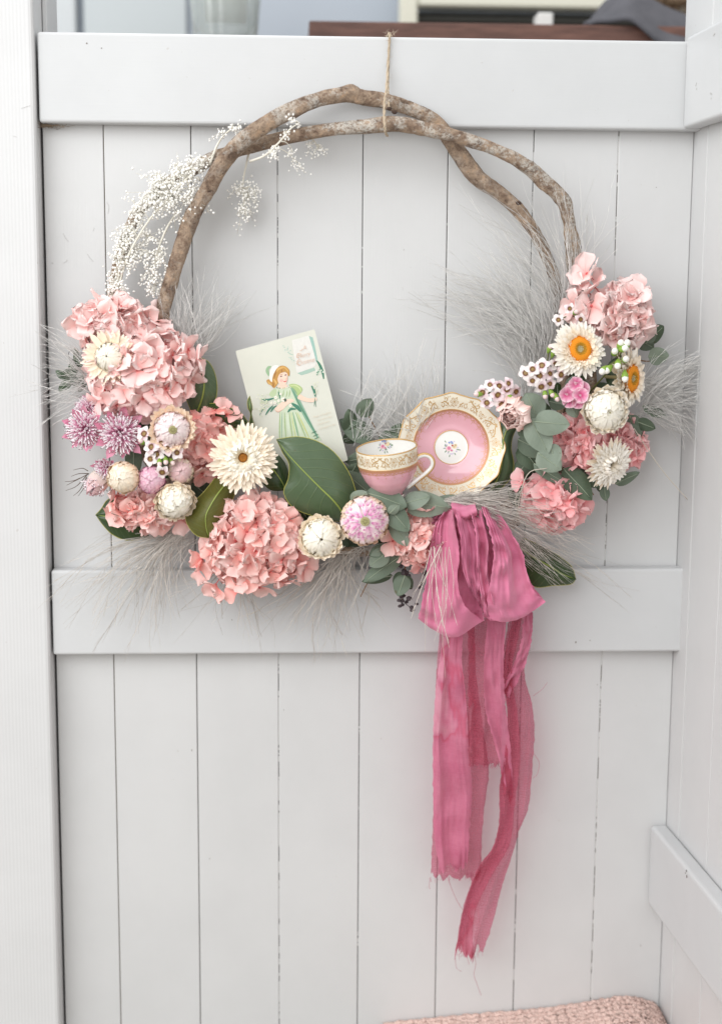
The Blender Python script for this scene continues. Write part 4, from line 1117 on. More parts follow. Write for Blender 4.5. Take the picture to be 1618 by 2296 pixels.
# curled dark twigs and needles
def twigs(name, label, lines, mat, r=.0006, root=None):
    C = at(*root)
    t_ = thing(name, label, 'twig', C)
    for ln in lines:
        P = cr([at(*p) for p in ln], 16); mb = MB(); mb.tube([p - C for p in P], [lerp(r, r * .4, i / 15) for i in range(16)], 5)
        mb.build('twig', mat, t_)
DARKT = flat_mat('dark_twig', (0.06, 0.045, 0.05), 0.8)
twigs('curly_tendril', 'dark curling tendril beside the left post', [[(205,840,.05),(190,800,.055),(170,785,.055),(155,790,.055),(158,810,.055)], [(200,830,.05),(188,795,.055),(175,788,.05)], [(180,840,.05),(165,830,.055),(160,812,.055),(170,800,.05)], [(200,850,.05),(170,858,.055),(150,868,.05)]], DARKT, .0007, (205,840,.05))
twigs('needle_sprig', 'thin dark needle sprig below the spidery pink blooms', [[(200,1062,.06),(175,1075,.06),(150,1088,.06)], [(200,1062,.06),(178,1062,.062),(160,1068,.06)], [(195,1066,.06),(172,1090,.06),(148,1100,.06)], [(195,1070,.06),(180,1098,.062),(165,1112,.06)], [(200,1070,.06),(188,1095,.06),(176,1112,.058)], [(180,1072,.06),(165,1078,.06),(146,1080,.06)], [(198,1056,.06),(185,1050,.06),(165,1054,.06)], [(170,975,.06),(155,962,.06),(142,955,.06)], [(168,980,.06),(150,975,.06),(140,985,.06)]], flat_mat('needle', (0.11, 0.08, 0.06), 0.8), .0006, (200,1062,.06))
dk = MB(); r_ = random.Random(19)
db = thing('dried_berry_sprig', 'shrivelled black berries dangling below the small coral hydrangea', 'berries', at(902,1330,.075))
C = at(902,1330,.075)
for (x, y, n, sp_) in ((905,1350,9,12),(925,1362,4,9),(908,1285,8,12),(955,1310,6,14),(960,1275,6,12)):
    for k in range(n):
        mb = MB(); p = at(x + r_.gauss(0, sp_ * .6), y + r_.gauss(0, sp_ * .7), .078 + r_.uniform(-.006, .006)) - C
        mb.ico(p, r_.uniform(.0018, .0036), 2, (1, 1, r_.uniform(.7, 1.3)))
        for v in mb.v: v += Vector((noise.noise(v * 700), noise.noise(v * 700 + Vector((5, 0, 0))), noise.noise(v * 700 + Vector((0, 9, 0))))) * .0012
        mb.build('berry', DARKT, db)
mb = MB()
for ln in ([(905,1285,.076),(902,1320,.076),(906,1350,.076),(930,1368,.076)], [(930,1240,.07),(955,1280,.075),(960,1310,.075)]):
    mb.tube([p - C for p in cr([at(*q) for q in ln], 12)], .0005, 5)
mb.build('stem', DARKT, db)

# ================================================================== GRASSES
def grass_mat(name, c0, c1):
    m, nt, b, o = nmat(name); b.inputs['Roughness'].default_value = 0.6
    nt.links.new(mixc(nt, c0, c1, attr(nt, 's')), b.inputs['Base Color'])
    return m
GR = grass_mat('grey_grass', (0.55, 0.54, 0.52), (0.90, 0.885, 0.86))
GRW = grass_mat('pale_grass', (0.60, 0.54, 0.46), (0.82, 0.77, 0.69))
GRD = grass_mat('dusky_grass', (0.46, 0.425, 0.39), (0.86, 0.81, 0.75))
def tuft(label, bases, tips, n, seed, mat=GR, curl=.16, r=.00030, jit=10, side=7, bunch=.55, wisp=.5, bias=0.0):
    """feather grass: strands from the bases to the tips, each with fine side hairs"""
    rg = random.Random(seed); mb = MB()
    C = at(*bases[0])
    for i in range(n):
        w = rg.random() * (len(bases) - 1); k = min(int(w), len(bases) - 2) if len(bases) > 1 else 0
        b0 = Vector(bases[k]).lerp(Vector(bases[min(k + 1, len(bases) - 1)]), w - k)
        w2 = rg.random() * (len(tips) - 1); k2 = min(int(w2), len(tips) - 2) if len(tips) > 1 else 0
        e = Vector(tips[k2]).lerp(Vector(tips[min(k2 + 1, len(tips) - 1)]), w2 - k2)
        e = b0.lerp(e, rg.uniform(bunch, 1.05))
        b0 = b0 + Vector((rg.gauss(0, jit * .5), rg.gauss(0, jit * .5), 0)); e = e + Vector((rg.gauss(0, jit * 1.6), rg.gauss(0, jit * 1.6), rg.uniform(-.012, .012)))
        e.z = max(.026, e.z)
        A0, E = at(*b0), at(*e); L = (E - A0).length
        Dv = (E - A0).normalized(); S = Dv.cross(Vector((0, 1, 0)))
        c = (rg.gauss(0, curl) * .6 + bias) * L
        mid = (A0 + E) / 2 + S * c + Vector((0, -rg.uniform(0, .012), 0))
        P = cr([A0 - C, mid - C, E - C + S * rg.gauss(0, .03) * L], 8)
        sh = rg.random(); stalk = i % 9 == 0
        mb.tube(P, [r * (1.6 if stalk else 0.92) * lerp(1.15, .45, q / 7) for q in range(8)], 3, False, None, sh)
        for h in range(11 if stalk else max(1, side // 2)):
            q = rg.uniform(.3, .97); kk = min(int(q * 7), 6); p = P[kk].lerp(P[kk + 1], q * 7 - kk)
            T = (P[kk + 1] - P[kk]).normalized()
            dv = (T + S * rg.choice((-1, 1)) * rg.uniform(.05, .26) + Vector((0, rg.uniform(-.15, .15), 0))).normalized()
            ll = L * rg.uniform(.06, .24) * wisp * 2 * (.7 if stalk else 1)
            p2 = p + dv * ll * .5; p3 = p + (dv + T * .5).normalized() * ll
            if (p3 + C).y > -.023: p3.y = -.024 - C.y
            mb.tube([p, p2, p3], [r * .7, r * .55, r * .35], 3, False, None, min(1, sh + .2))
    o = mb.build('feather_grass', mat)
    o.location = C
    tag(o, label, 'grass', 'feather grass tufts', 'stuff')
    return o
tuft('grey feather grass sweeping up past the right branch ends', [(1240,740,.04),(1275,690,.05),(1250,800,.04)], [(1010,430,.04),(1090,480,.05),(1180,480,.06),(1250,430,.07),(1300,470,.06)], 130, 1, GR, .10, .00030, 12, 7, .35, bias=-0.08)
tuft('wispy single strands of grass above the top right hydrangea', [(1280,640,.05),(1300,600,.05)], [(1200,350,.04),(1270,360,.04),(1340,380,.04),(1400,420,.04),(1430,540,.035)], 13, 2, GR, .12, .00026, 8, 5, .6, .4)
tuft('thick grey plume of feather grass left of the orange centred strawflower', [(1200,850,.045),(1240,780,.05),(1180,900,.05)], [(930,670,.04),(985,610,.05),(1040,640,.05),(1110,560,.05),(1190,600,.06)], 364, 3, GR, .13, .00030, 14, 8, .35, bias=-0.11)
tuft('grey grass fan at the far right edge of the wreath', [(1440,850,.045),(1450,900,.045),(1430,930,.04)], [(1540,770,.05),(1600,800,.05),(1590,850,.05),(1590,930,.05),(1570,1000,.05),(1500,960,.05)], 247, 4, GR, .16, .00030, 9, 7, .35, bias=0.06)
tuft('grey grass plume spreading between postcard and saucer', [(940,985,.038),(880,1010,.038),(960,960,.036)], [(770,985,.036),(765,930,.034),(800,860,.034),(880,800,.034),(1010,800,.034)], 212, 5, GR, .10, .00030, 9, 7, .4, bias=-0.08)
tuft('sparse grass stalks standing up behind the postcard', [(790,990,.05),(830,1000,.045)], [(790,850,.045),(840,800,.045),(900,780,.045),(980,760,.04)], 22, 6, GR, .12, .0003, 8, 6, .5)
tuft('grey grass spray reaching left across the post', [(240,860,.05),(230,900,.05),(225,820,.05)], [(140,720,.06),(100,750,.07),(85,800,.07),(80,860,.07),(80,900,.07),(110,960,.06)], 132, 7, GR, .12, .00030, 9, 6, .4, bias=-0.06)
tuft('upright grey grass above the upright green leaf on the left', [(380,770,.045),(420,790,.045),(450,810,.045)], [(330,640,.05),(390,620,.06),(440,640,.05),(510,610,.04),(550,650,.04),(560,700,.04)], 144, 8, GR, .10, .00030, 10, 6, .4, bias=-0.03)
tuft('long grey grass trailing to the lower left over the middle rail', [(420,1190,.055),(370,1190,.055),(440,1210,.055)], [(120,1290,.05),(160,1380,.05),(250,1420,.045),(330,1440,.045),(420,1390,.045),(150,1240,.05)], 144, 9, GRD, .10, .00032, 12, 6, .3, bias=-0.08)
tuft('thin grass wisps under the big bottom hydrangea', [(560,1280,.06),(500,1270,.06)], [(380,1300,.05),(440,1390,.045),(560,1450,.045),(640,1440,.045)], 46, 10, GRD, .14, .00028, 14, 5, .4)
tuft('grey grass plume spilling down under the cream strawflower at the bottom', [(790,1230,.075),(745,1260,.07),(830,1230,.075)], [(560,1380,.05),(650,1440,.045),(730,1440,.045),(800,1430,.045),(850,1380,.05),(600,1310,.06)], 130, 11, GRD, .13, .00032, 12, 6, .3, bias=-0.05)
tuft('pale straw grass fanning out over the saucer edge to the right of the bow', [(990,1125,.115),(1040,1110,.12),(1000,1120,.115)], [(1130,1080,.12),(1220,1110,.11),(1290,1180,.10),(1300,1270,.08),(1260,1320,.07),(1170,1180,.11)], 156, 12, GRD, .08, .00032, 7, 6, .45, bias=0.05)
tuft('long stray strands of grass on the lower right of the bow', [(1180,1200,.08),(1220,1240,.07)], [(1320,1180,.05),(1400,1270,.04),(1420,1360,.04),(1330,1400,.04)], 14, 13, GRD, .12, .00024, 8, 3, .6, .5)
tuft('pale straw coloured strands hanging over the left loop of the bow', [(962,1225,.13),(985,1235,.14),(1002,1228,.14)], [(925,1400,.11),(950,1470,.15),(975,1520,.15),(1010,1430,.155),(1050,1510,.15)], 14, 14, GRW, .06, .00038, 14, 3, .5, .4)
tuft('thin grass strands crossing the lowest rose hydrangea', [(1140,1150,.10),(1180,1160,.10)], [(1160,1060,.11),(1250,1150,.11),(1260,1210,.10),(1220,1040,.11)], 10, 15, GRW, .2, .00028, 6, 2, .6)
for i, (lab, pts) in enumerate((('single hair of grass arching from the orange centred flower towards the wall', [(1420,960,.07),(1480,1050,.06),(1540,1120,.05)]),
                                ('single pale straw bent over the lowest rose hydrangea', [(1155,1180,.10),(1165,1110,.11),(1185,1060,.115),(1225,1050,.115)]))):
    mb = MB(); mb.tube(cr([at(*p) for p in pts], 14), .0005, 5); o = mb.build('grass_straw', GRW); tag(o, lab, 'straw', 'stray straws')

# ================================================================== BLEACHED SPRAYS
BEAD = flat_mat('bleached_bead', (0.94, 0.925, 0.88), 0.75, 0, 0.06, 300); BSTEM = flat_mat('bleached_stem', (0.78, 0.75, 0.66), 0.7)
def spray(label, stem, clusters, seed, bead=.0014):
    """clusters: x, y, depth, x-spread, y-spread, count, hang"""
    rg = random.Random(seed); C = at(*stem[0]); t_ = thing('bleached_spray', label, 'dried flower', C, 'bleached white sprays')
    S = cr([at(*p) for p in stem], 20); mb = MB(); mb.tube([p - C for p in S], [lerp(.0016, .0006, i / 19) for i in range(20)], 6); mb.build('stem', BSTEM, t_)
    bb = MB(); tw_ = MB()
    for (x, y, d, sx, sy, n, hang) in clusters:
        c = at(x, y, d)
        near = min(S, key=lambda q: (q - c).length)
        tw_.tube(cr([near - C, (near + c) / 2 - C + Vector((0, -.003, .003)), c - C], 6), .0005, 4)
        for g in range(max(1, n // 3)):
            e = at(x + rg.gauss(0, sx * 1.25), y + rg.gauss(0, sy * 1.25) + hang * rg.random(), d + rg.uniform(-.010, .012))
            tw_.tube(cr([c - C, (c + e) / 2 - C + Vector((0, -.002, .002)), e - C], 5), .0003, 3)
            for k in range(9):
                q = rg.random(); p = c.lerp(e, .35 + .65 * q) + Vector((rg.gauss(0, .0030), rg.gauss(0, .0030), rg.gauss(0, .0030)))
                bb.ico(p - C, bead * rg.uniform(.7, 1.25), 1, (1, 1, rg.uniform(.8, 1.2)))
    tw_.build('twig', BSTEM, t_)
    o = bb.build('bead_cluster', BEAD, t_); o['kind'] = 'stuff'
    return t_
spray('dense bleached white spray wrapped round the upper left branch', [(262,660,.05),(285,580,.055),(330,500,.06),(390,430,.062),(450,370,.06),(480,345,.055)],
      [(355,420,.058,22,16,82,10),(385,440,.06,26,20,104,20),(400,395,.056,24,14,60,0),(340,450,.058,20,16,60,10),(310,470,.055,16,12,44,10),(425,425,.06,14,18,44,40),(425,380,.06,16,12,38,10),(450,362,.058,12,10,27,0),(290,510,.052,14,12,38,20),(270,540,.05,12,12,33,20),(365,400,.05,18,10,38,0)], 1)
spray('bleached white spray hanging inside the left of the hoop', [(400,470,.05),(370,520,.05),(350,580,.048),(345,640,.045)],
      [(330,530,.05,16,16,33,40),(355,560,.05,12,16,33,50),(340,600,.048,14,18,38,40),(350,640,.046,14,14,22,20),(325,570,.046,14,14,22,30),(300,560,.05,14,16,22,30)], 2)
spray('bleached white spray running down the left branch to the hydrangea', [(262,665,.052),(268,600,.054),(285,545,.055),(320,500,.056)],
      [(262,580,.054,8,14,27,20),(258,620,.052,8,14,27,20),(268,640,.054,10,12,27,10),(275,560,.055,10,12,27,10),(290,590,.05,8,14,16,20),(255,655,.052,8,10,19,8)], 3)
spray('bleached wisp hanging free below the crossing of the branches', [(560,335,.03),(552,370,.03),(545,410,.03),(548,450,.03)],
      [(540,420,.03,14,14,33,20),(555,440,.03,12,16,33,30),(545,470,.03,8,14,22,30),(570,425,.03,8,14,16,20)], 4, .0013)
spray('fine bleached sprig in front of the upper crossing branches', [(560,362,.06),(595,348,.07),(625,320,.078),(650,290,.08),(672,275,.078)],
      [(665,276,.08,12,5,14,0),(640,300,.08,6,8,9,8),(620,335,.076,10,6,14,6),(610,350,.072,6,5,9,4),(655,335,.07,10,8,14,24),(668,365,.06,10,10,9,26)], 5, .0011)
spray('little bleached tip poking out above the crossing branches', [(470,370,.045),(490,320,.045),(515,292,.045),(535,285,.045)],
      [(520,290,.045,10,5,14,0),(500,298,.045,8,5,9,4),(535,288,.045,5,4,6,0)], 6, .0011)
spray('small bleached tassel behind the lower branch at the top', [(690,300,.036),(705,318,.034),(715,335,.032)],
      [(692,330,.034,5,8,9,16),(715,328,.034,6,8,14,20)], 7, .0011)
# ================================================================== POSTCARD
TL, TR, BR = at(528, 787, .050), at(705, 738, .052), at(780, 1032, .062)
U = (TR - TL); V = (BR - TR); BL = TL + V
CN = U.cross(V).normalized()
if CN.y > 0: CN = -CN
card = thing('postcard', 'vintage cream Christmas postcard of a girl in a green dress', 'postcard', (TL + BR) / 2)
CC = (TL + BR) / 2
def card_poly(pts, rad=.0018):
    out = []; n = len(pts)
    for i in range(n):
        p, a, b = pts[i], pts[i - 1], pts[(i + 1) % n]
        da, db = (a - p).normalized() * rad, (b - p).normalized() * rad
        for k in range(5):
            t = k / 4; out.append((p + da) * (1 - t) ** 2 + p * 2 * t * (1 - t) + (p + db) * t ** 2)
    return out
cp_ = card_poly([TL, TR, BR, BL])
n = len(cp_); mb = MB()
mb.add([p - CC for p in cp_] + [p - CC - CN * .0005 for p in cp_], [tuple(range(n)), tuple(reversed(range(n, 2 * n)))] + [(i, i + n, (i + 1) % n + n, (i + 1) % n) for i in range(n)])
m, nt, b, o = nmat('aged_card'); b.inputs['Roughness'].default_value = 0.55
n_ = tex_noise(nt, coords(nt), 30, 5)
nt.links.new(mixc(nt, (0.60, 0.61, 0.53), (0.68, 0.68, 0.60), n_.outputs['Fac']), b.inputs['Base Color'])
mb.build('card_stock', m, card, False)
def on_card(x, y, lift):
    r = at(x, y) - CAM; t = (TL - CAM).dot(CN) / r.dot(CN)
    return CAM + r * t + CN * lift - CC
INK = {}
def ink(col, rough=.55):
    k = tuple(col)
    if k not in INK: INK[k] = flat_mat('print_ink', col, rough, 0, 0.10, 250)
    return INK[k]
LAY = [0]
def prt(name, pts, col, f):
    LAY[0] += 1; lift = .00012 + LAY[0] * .000006
    P = [on_card(*f(*p), lift) for p in pts]
    tri = tessellate_polygon([P])
    fs = []
    for t in tri:
        a, b_, c = (P[i] for i in t)
        fs.append(tuple(t) if (b_ - a).cross(c - a).dot(CN) > 0 else tuple(reversed(t)))
    return ob(name, me_new(name, P, fs, ink(col), False), card)
def smooth_poly(pts, n=40):
    q = cr([Vector((p[0], p[1], 0)) for p in pts + pts[:1]], n)[:-1]; return [(v.x, v.y) for v in q]
def ell(cx, cy, rx, ry, n=12, rot=0): return [(cx + rx * math.cos(a * 6.283 / n) * math.cos(rot) - ry * math.sin(a * 6.283 / n) * math.sin(rot), cy + rx * math.cos(a * 6.283 / n) * math.sin(rot) + ry * math.sin(a * 6.283 / n) * math.cos(rot)) for a in range(n)]
def stroke(name, pts, w, col, f, n=24, taper=True):
    q = cr([Vector((p[0], p[1], 0)) for p in pts], n); L, R = [], []
    for i in range(n):
        T = (q[min(i+1, n-1)] - q[max(i-1, 0)]).normalized(); N = Vector((-T.y, T.x, 0)); ww = w * (.35 + .65 * math.sin(math.pi * (i + .5) / n)) if taper else w
        L.append(q[i] + N * ww); R.append(q[i] - N * ww)
    return prt(name, [(p.x, p.y) for p in L + R[::-1]], col, f)
gf = lambda x, y: (574 + .0887 * x, 807.2 + .0887 * y)         # girl
sf = lambda x, y: (609.9 + .0887 * x, 735.4 + .0887 * y)       # scroll panel
tf = lambda x, y: (681.6 + .05543 * x, 905.9 + .05543 * y)     # verse
SKIN, HAIR, GREEN, PALEG, DKG = (.80, .60, .48), (.50, .26, .06), (.36, .47, .24), (.56, .64, .48), (.09, .22, .13)
prt('printed_panel', smooth_poly([(500,310),(720,250),(930,200),(1000,430),(1060,640),(1110,860),(1060,975),(850,1060),(640,1130),(590,900),(540,600)], 60), (.70, .69, .65), sf)
prt('printed_panel_edge', [(930,200),(1030,240),(1090,500),(1150,800),(1110,850),(1060,640),(1000,430)], (.30, .48, .42), sf)
prt('printed_panel_edge', [(640,1140),(850,1070),(1065,1000),(1100,1070),(900,1150),(740,1195)], (.36, .50, .42), sf)
stroke('printed_leaf', [(1125,820),(1200,930),(1270,1100),(1305,1290)], 34, (.05, .19, .12), sf)
rg = random.Random(5)
for k in range(26):
    t_ = k / 25; x, y = lerp(330, 600, t_) + rg.gauss(0, 40), lerp(480, 900, t_) + rg.gauss(0, 26)
    prt('printed_blossom', ell(x, y, 20, 15, 8), rg.choice(((.42, .55, .47), (.62, .66, .60), (.50, .60, .52))), sf)
for k in range(16):
    prt('printed_blossom', ell(1170 + rg.gauss(0, 50), 1080 + rg.gauss(0, 60), 24, 18, 8), rg.choice(((.72, .74, .66), (.60, .68, .56), (.20, .34, .24))), sf)
# girl
prt('printed_dress', smooth_poly([(500,720),(640,735),(830,690),(900,760),(1000,900),(1100,1100),(1250,1380),(1450,1720),(1620,1970),(1590,2040),(1000,2040),(600,1990),(580,1650),(590,1300),(540,1100),(330,880),(420,770)], 90), PALEG, gf)
for (x0, x1, w, c) in ((610,600,16,GREEN),(660,650,12,(.26,.40,.28)),(720,760,18,GREEN),(790,850,16,(.62,.70,.56)),(840,930,20,GREEN),(890,1010,18,(.52,.60,.28)),(930,1090,22,(.24,.40,.24)),(960,1180,20,(.62,.70,.54)),(1000,1280,20,GREEN),(1040,1360,16,(.52,.55,.20))):
    stroke('printed_fold', [(x0, 1320), ((x0 + x1) / 2 - 6, 1650), (x1, 2010)], w, c, gf)
stroke('printed_fold', [(890,700),(1000,900),(1160,1230),(1340,1580),(1560,1960)], 52, (.20, .38, .27), gf)
stroke('printed_fold', [(930,770),(1100,1130),(1300,1480),(1530,1900)], 16, DKG, gf)
for (x, y) in ((500,760),(580,780),(700,790),(790,800),(860,790)): stroke('printed_fold', [(x, y - 30), (x - 10, y + 60), (x - 30, y + 140)], 14, GREEN, gf)
prt('printed_sleeve', smooth_poly([(820,625),(920,600),(1040,620),(1150,690),(1165,770),(1110,850),(1050,900),(960,780),(880,690)], 50), (.40, .52, .22), gf)
stroke('printed_fold', [(860,650),(980,640),(1090,700),(1140,790)], 16, (.55, .62, .32), gf); stroke('printed_fold', [(900,690),(970,760),(1040,860)], 18, (.22, .36, .22), gf)
prt('printed_sleeve', smooth_poly([(330,880),(380,790),(480,720),(520,800),(480,900),(400,930)], 30), (.46, .56, .34), gf)
prt('printed_neck', smooth_poly([(550,630),(770,620),(770,700),(660,730),(550,700)], 24), SKIN, gf)
for k in range(9): prt('printed_collar', ell(530 + k * 38, 715 - abs(k - 3) * 5, 16, 12, 7), rg.choice((GREEN, (.70, .74, .60), DKG)), gf)
prt('printed_bonnet', smooth_poly([(330,430),(350,300),(400,180),(480,130),(580,150),(520,240),(460,340),(430,450),(400,570),(350,500)], 40), (.78, .78, .73), gf)
prt('printed_bonnet_lining', smooth_poly([(390,160),(320,150),(260,210),(250,300),(320,410),(335,330),(320,250)], 36), (.30, .46, .27), gf)
prt('printed_hair', smooth_poly([(440,360),(520,220),(620,150),(720,150),(810,210),(850,290),(840,400),(790,380),(740,300),(640,330),(590,400),(550,470),(565,560),(520,640),(450,710),(380,640),(300,600),(265,520),(330,490),(400,560),(415,450)], 110), HAIR, gf)
prt('printed_face', smooth_poly([(560,420),(600,350),(680,315),(780,330),(803,420),(790,520),(755,600),(690,650),(620,640),(570,580),(545,490)], 60), SKIN, gf)
for (pts, w, c) in (([(480,330),(560,230),(680,190)],26,(.66,.40,.12)),([(640,170),(740,200),(820,300)],22,(.62,.36,.10)),([(450,480),(500,560),(520,620)],22,(.68,.42,.14)),([(430,560),(440,640),(420,690)],20,(.36,.16,.03)),([(520,240),(480,360),(450,470)],14,(.30,.13,.03)),([(660,230),(650,290),(660,320)],16,(.36,.16,.04)),([(300,540),(340,590),(400,630)],18,(.66,.42,.14))):
    stroke('printed_curl', pts, w, c, gf)
prt('printed_cheek', ell(640, 520, 46, 38), (.80, .46, .40), gf); prt('printed_cheek', ell(770, 480, 22, 26), (.82, .48, .40), gf)
for (x, y) in ((635, 412), (748, 378)): prt('printed_eye', ell(x, y, 30, 17, 10, -.35), (.24, .13, .13), gf)
stroke('printed_brow', [(600,380),(640,365),(680,375)], 7, (.45,.25,.12), gf, 10); stroke('printed_mouth', [(690,540),(735,545),(775,520)], 13, (.62,.10,.10), gf, 12); stroke('printed_nose', [(775,410),(790,460),(765,485)], 6, (.66,.36,.26), gf, 10)
prt('printed_arm', smooth_poly([(1050,930),(1110,870),(1200,920),(1330,970),(1450,960),(1510,945),(1535,1010),(1440,1060),(1300,1060),(1150,1020),(1060,980)], 60), SKIN, gf)
prt('printed_arm', smooth_poly([(470,1220),(560,1140),(650,1060),(760,1000),(900,980),(960,1040),(860,1090),(760,1170),(680,1250),(560,1310),(495,1290)], 60), (.80, .62, .50), gf)
stroke('printed_arm_line', [(480,1260),(560,1312),(680,1250)], 8, (.62,.36,.26), gf)
for pts, w in (([(110,990),(280,1005),(470,960)],26),([(240,1390),(330,1250),(430,1150)],22),([(370,1310),(430,1220),(520,1150)],22),([(800,1320),(880,1240),(1010,1240)],30),([(900,1095),(1000,1170),(1130,1310)],34),([(930,1090),(1060,1170),(1150,1290)],16),([(560,800),(590,880),(600,980)],18),([(1400,650),(1460,760),(1500,930)],30),([(1500,940),(1480,1040),(1470,1180)],7),([(1500,1000),(1500,1100),(1520,1190)],6),([(90,1400),(140,1300),(240,1180)],8)):
    stroke('printed_stem', pts, w, (.05,.20,.13), gf)
for k in range(64):
    x, y = 190 + rg.gauss(0, 75), 1080 + rg.gauss(0, 130); prt('printed_blossom', ell(x, y, 18, 15, 7), rg.choice(((.70,.71,.52),(.74,.74,.64),(.58,.64,.46),(.66,.68,.50))), gf)
for (x, y, r0) in ((500,950,52),(480,1080,50),(390,1090,46),(570,1030,44),(690,1000,70),(870,1150,50),(620,860,36)):
    for a in range(5): prt('printed_petal', ell(x + r0*.5*math.cos(a*1.256), y + r0*.5*math.sin(a*1.256), r0*.45, r0*.38, 8), (.80,.79,.70), gf)
    prt('printed_flower_eye', ell(x, y, r0*.2, r0*.2, 7), (.60,.36,.12), gf)
prt('printed_pansy_eye', smooth_poly([(700,1000),(740,965),(770,1020),(730,1050)], 14), (.05,.08,.06), gf)
for k in range(12): prt('printed_blossom', ell(1520 + rg.gauss(0, 30), lerp(560, 860, k / 11), 16, 14, 7), (.70,.72,.55), gf)
for (x, y) in ((1400,1850),(1440,1930),(1470,2000)): stroke('printed_hem', [(x, y), (x + 60, y - 30), (x + 130, y - 60)], 9, DKG, gf, 8)

def lettering(name, txt, cx, cy, height, col, f, ang, shear=.35, width=None):
    cu = bpy.data.curves.new('lettering', 'FONT'); cu.body = txt; cu.size = 1.0; cu.shear = shear; cu.align_x = 'CENTER'; cu.align_y = 'CENTER'; cu.resolution_u = 2; cu.offset = -0.012
    to = bpy.data.objects.new('lettering', cu); COL.objects.link(to)
    dg = bpy.context.evaluated_depsgraph_get(); me = bpy.data.meshes.new_from_object(to.evaluated_get(dg)); bpy.data.objects.remove(to)
    xs = [v.co.x for v in me.vertices]; w0 = max(xs) - min(xs)
    sx = (width / w0) if width else height
    LAY[0] += 1; lift = .00012 + LAY[0] * .000006; ca, sa = math.cos(ang), math.sin(ang)
    for v in me.vertices:
        x, y = v.co.x * sx, v.co.y * height
        X, Y = f(cx + x * ca - y * sa * -1 * 0 + 0, 0)[0], 0
        v.co = on_card(*f(cx + x * ca - y * sa, cy - (x * sa + y * ca)), lift)
    me.materials.clear(); me.materials.append(ink(col)); me.update()
    return ob(name, me, card)
COP = (.66, .42, .30); a15 = math.radians(15)
lettering('printed_title', 'A', 810, 505, 150, COP, sf, a15)
lettering('printed_title', 'Merry', 790, 690, 150, COP, sf, a15, .4, 340)
lettering('printed_title', 'Christmas', 855, 850, 160, COP, sf, a15, .4, 440)
stroke('printed_flourish', [(770,520),(740,570),(690,580)], 6, COP, sf, 10); stroke('printed_flourish', [(720,640),(650,650),(625,740),(690,750)], 7, COP, sf, 14); stroke('printed_flourish', [(720,790),(650,820),(640,920),(720,945)], 8, COP, sf, 14)
VC = (.66, .55, .42)
for (t_, x, y, w) in (('Peals of laughter', 730, 430, 760), ('but not a tear', 830, 575, 640), ('Cheerful heart', 760, 770, 540), ('and naught to fear', 920, 910, 730)):
    lettering('printed_verse', t_, x, y, 120, VC, tf, math.radians(17), .4, w)

# ================================================================== SAUCER AND TEACUP
m, nt, b, o = nmat('white_porcelain'); b.inputs['Base Color'].default_value = (0.82, 0.81, 0.78, 1); b.inputs['Roughness'].default_value = 0.12
b.inputs['Coat Weight'].default_value = 0.4; PORC = m
m, nt, b, o = nmat('pink_glaze'); b.inputs['Roughness'].default_value = 0.13; b.inputs['Coat Weight'].default_value = 0.4
n_ = tex_noise(nt, coords(nt), 60, 3); nt.links.new(mixc(nt, (0.70, 0.36, 0.42), (0.74, 0.42, 0.48), n_.outputs['Fac']), b.inputs['Base Color']); PINKG = m
m, nt, b, o = nmat('gilding'); b.inputs['Base Color'].default_value = (0.66, 0.42, 0.18, 1); b.inputs['Metallic'].default_value = 0.55; b.inputs['Roughness'].default_value = 0.35; GILT = m
m, nt, b, o = nmat('ivory_glaze'); b.inputs['Base Color'].default_value = (0.80, 0.75, 0.62, 1); b.inputs['Roughness'].default_value = 0.14; IVG = m

class Decal:
    """flat gilt / enamel marks laid on a surface S(u, v) in metres"""
    def __init__(s, S): s.S = S; s.mb = MB()
    def line(s, pts, w, n=14):
        q = cr([Vector((p[0], p[1], 0)) for p in pts], n); vs = []
        for i in range(n):
            T = (q[min(i+1, n-1)] - q[max(i-1, 0)]).normalized(); N = Vector((-T.y, T.x, 0)); ww = w * (.45 + .55 * math.sin(math.pi * (i + .5) / n))
            vs += [s.S(q[i].x + N.x * ww, q[i].y + N.y * ww), s.S(q[i].x - N.x * ww, q[i].y - N.y * ww)]
        s.mb.add(vs, [(2*i, 2*i+1, 2*i+3, 2*i+2) for i in range(n - 1)])
    def blob(s, u, v, a, b, rot=0, n=9):
        vs = [s.S(u, v)]
        for k in range(n):
            t = 6.283 * k / n; x, y = a * math.cos(t), b * math.sin(t); vs.append(s.S(u + x * math.cos(rot) - y * math.sin(rot), v + x * math.sin(rot) + y * math.cos(rot)))
        s.mb.add(vs, [(0, k + 1, (k + 1) % n + 1) for k in range(n)])
    def scroll(s, u, v, r, turn, a0, w):
        pts = [(u + r * (1 - .75 * k / 9) * math.cos(a0 + turn * k / 9 * 6.283), v + r * (1 - .75 * k / 9) * math.sin(a0 + turn * k / 9 * 6.283)) for k in range(10)]
        s.line(pts, w, 22)
    def rosette(s, u, v, r):
        for k in range(6):
            a = k * 1.047
            s.line([(u + r * .35 * math.cos(a), v + r * .35 * math.sin(a)), (u + r * math.cos(a - .3), v + r * math.sin(a - .3)), (u + r * 1.1 * math.cos(a), v + r * 1.1 * math.sin(a)), (u + r * math.cos(a + .3), v + r * math.sin(a + .3)), (u + r * .35 * math.cos(a), v + r * .35 * math.sin(a))], r * .075, 12)
        s.blob(u, v, r * .26, r * .26)
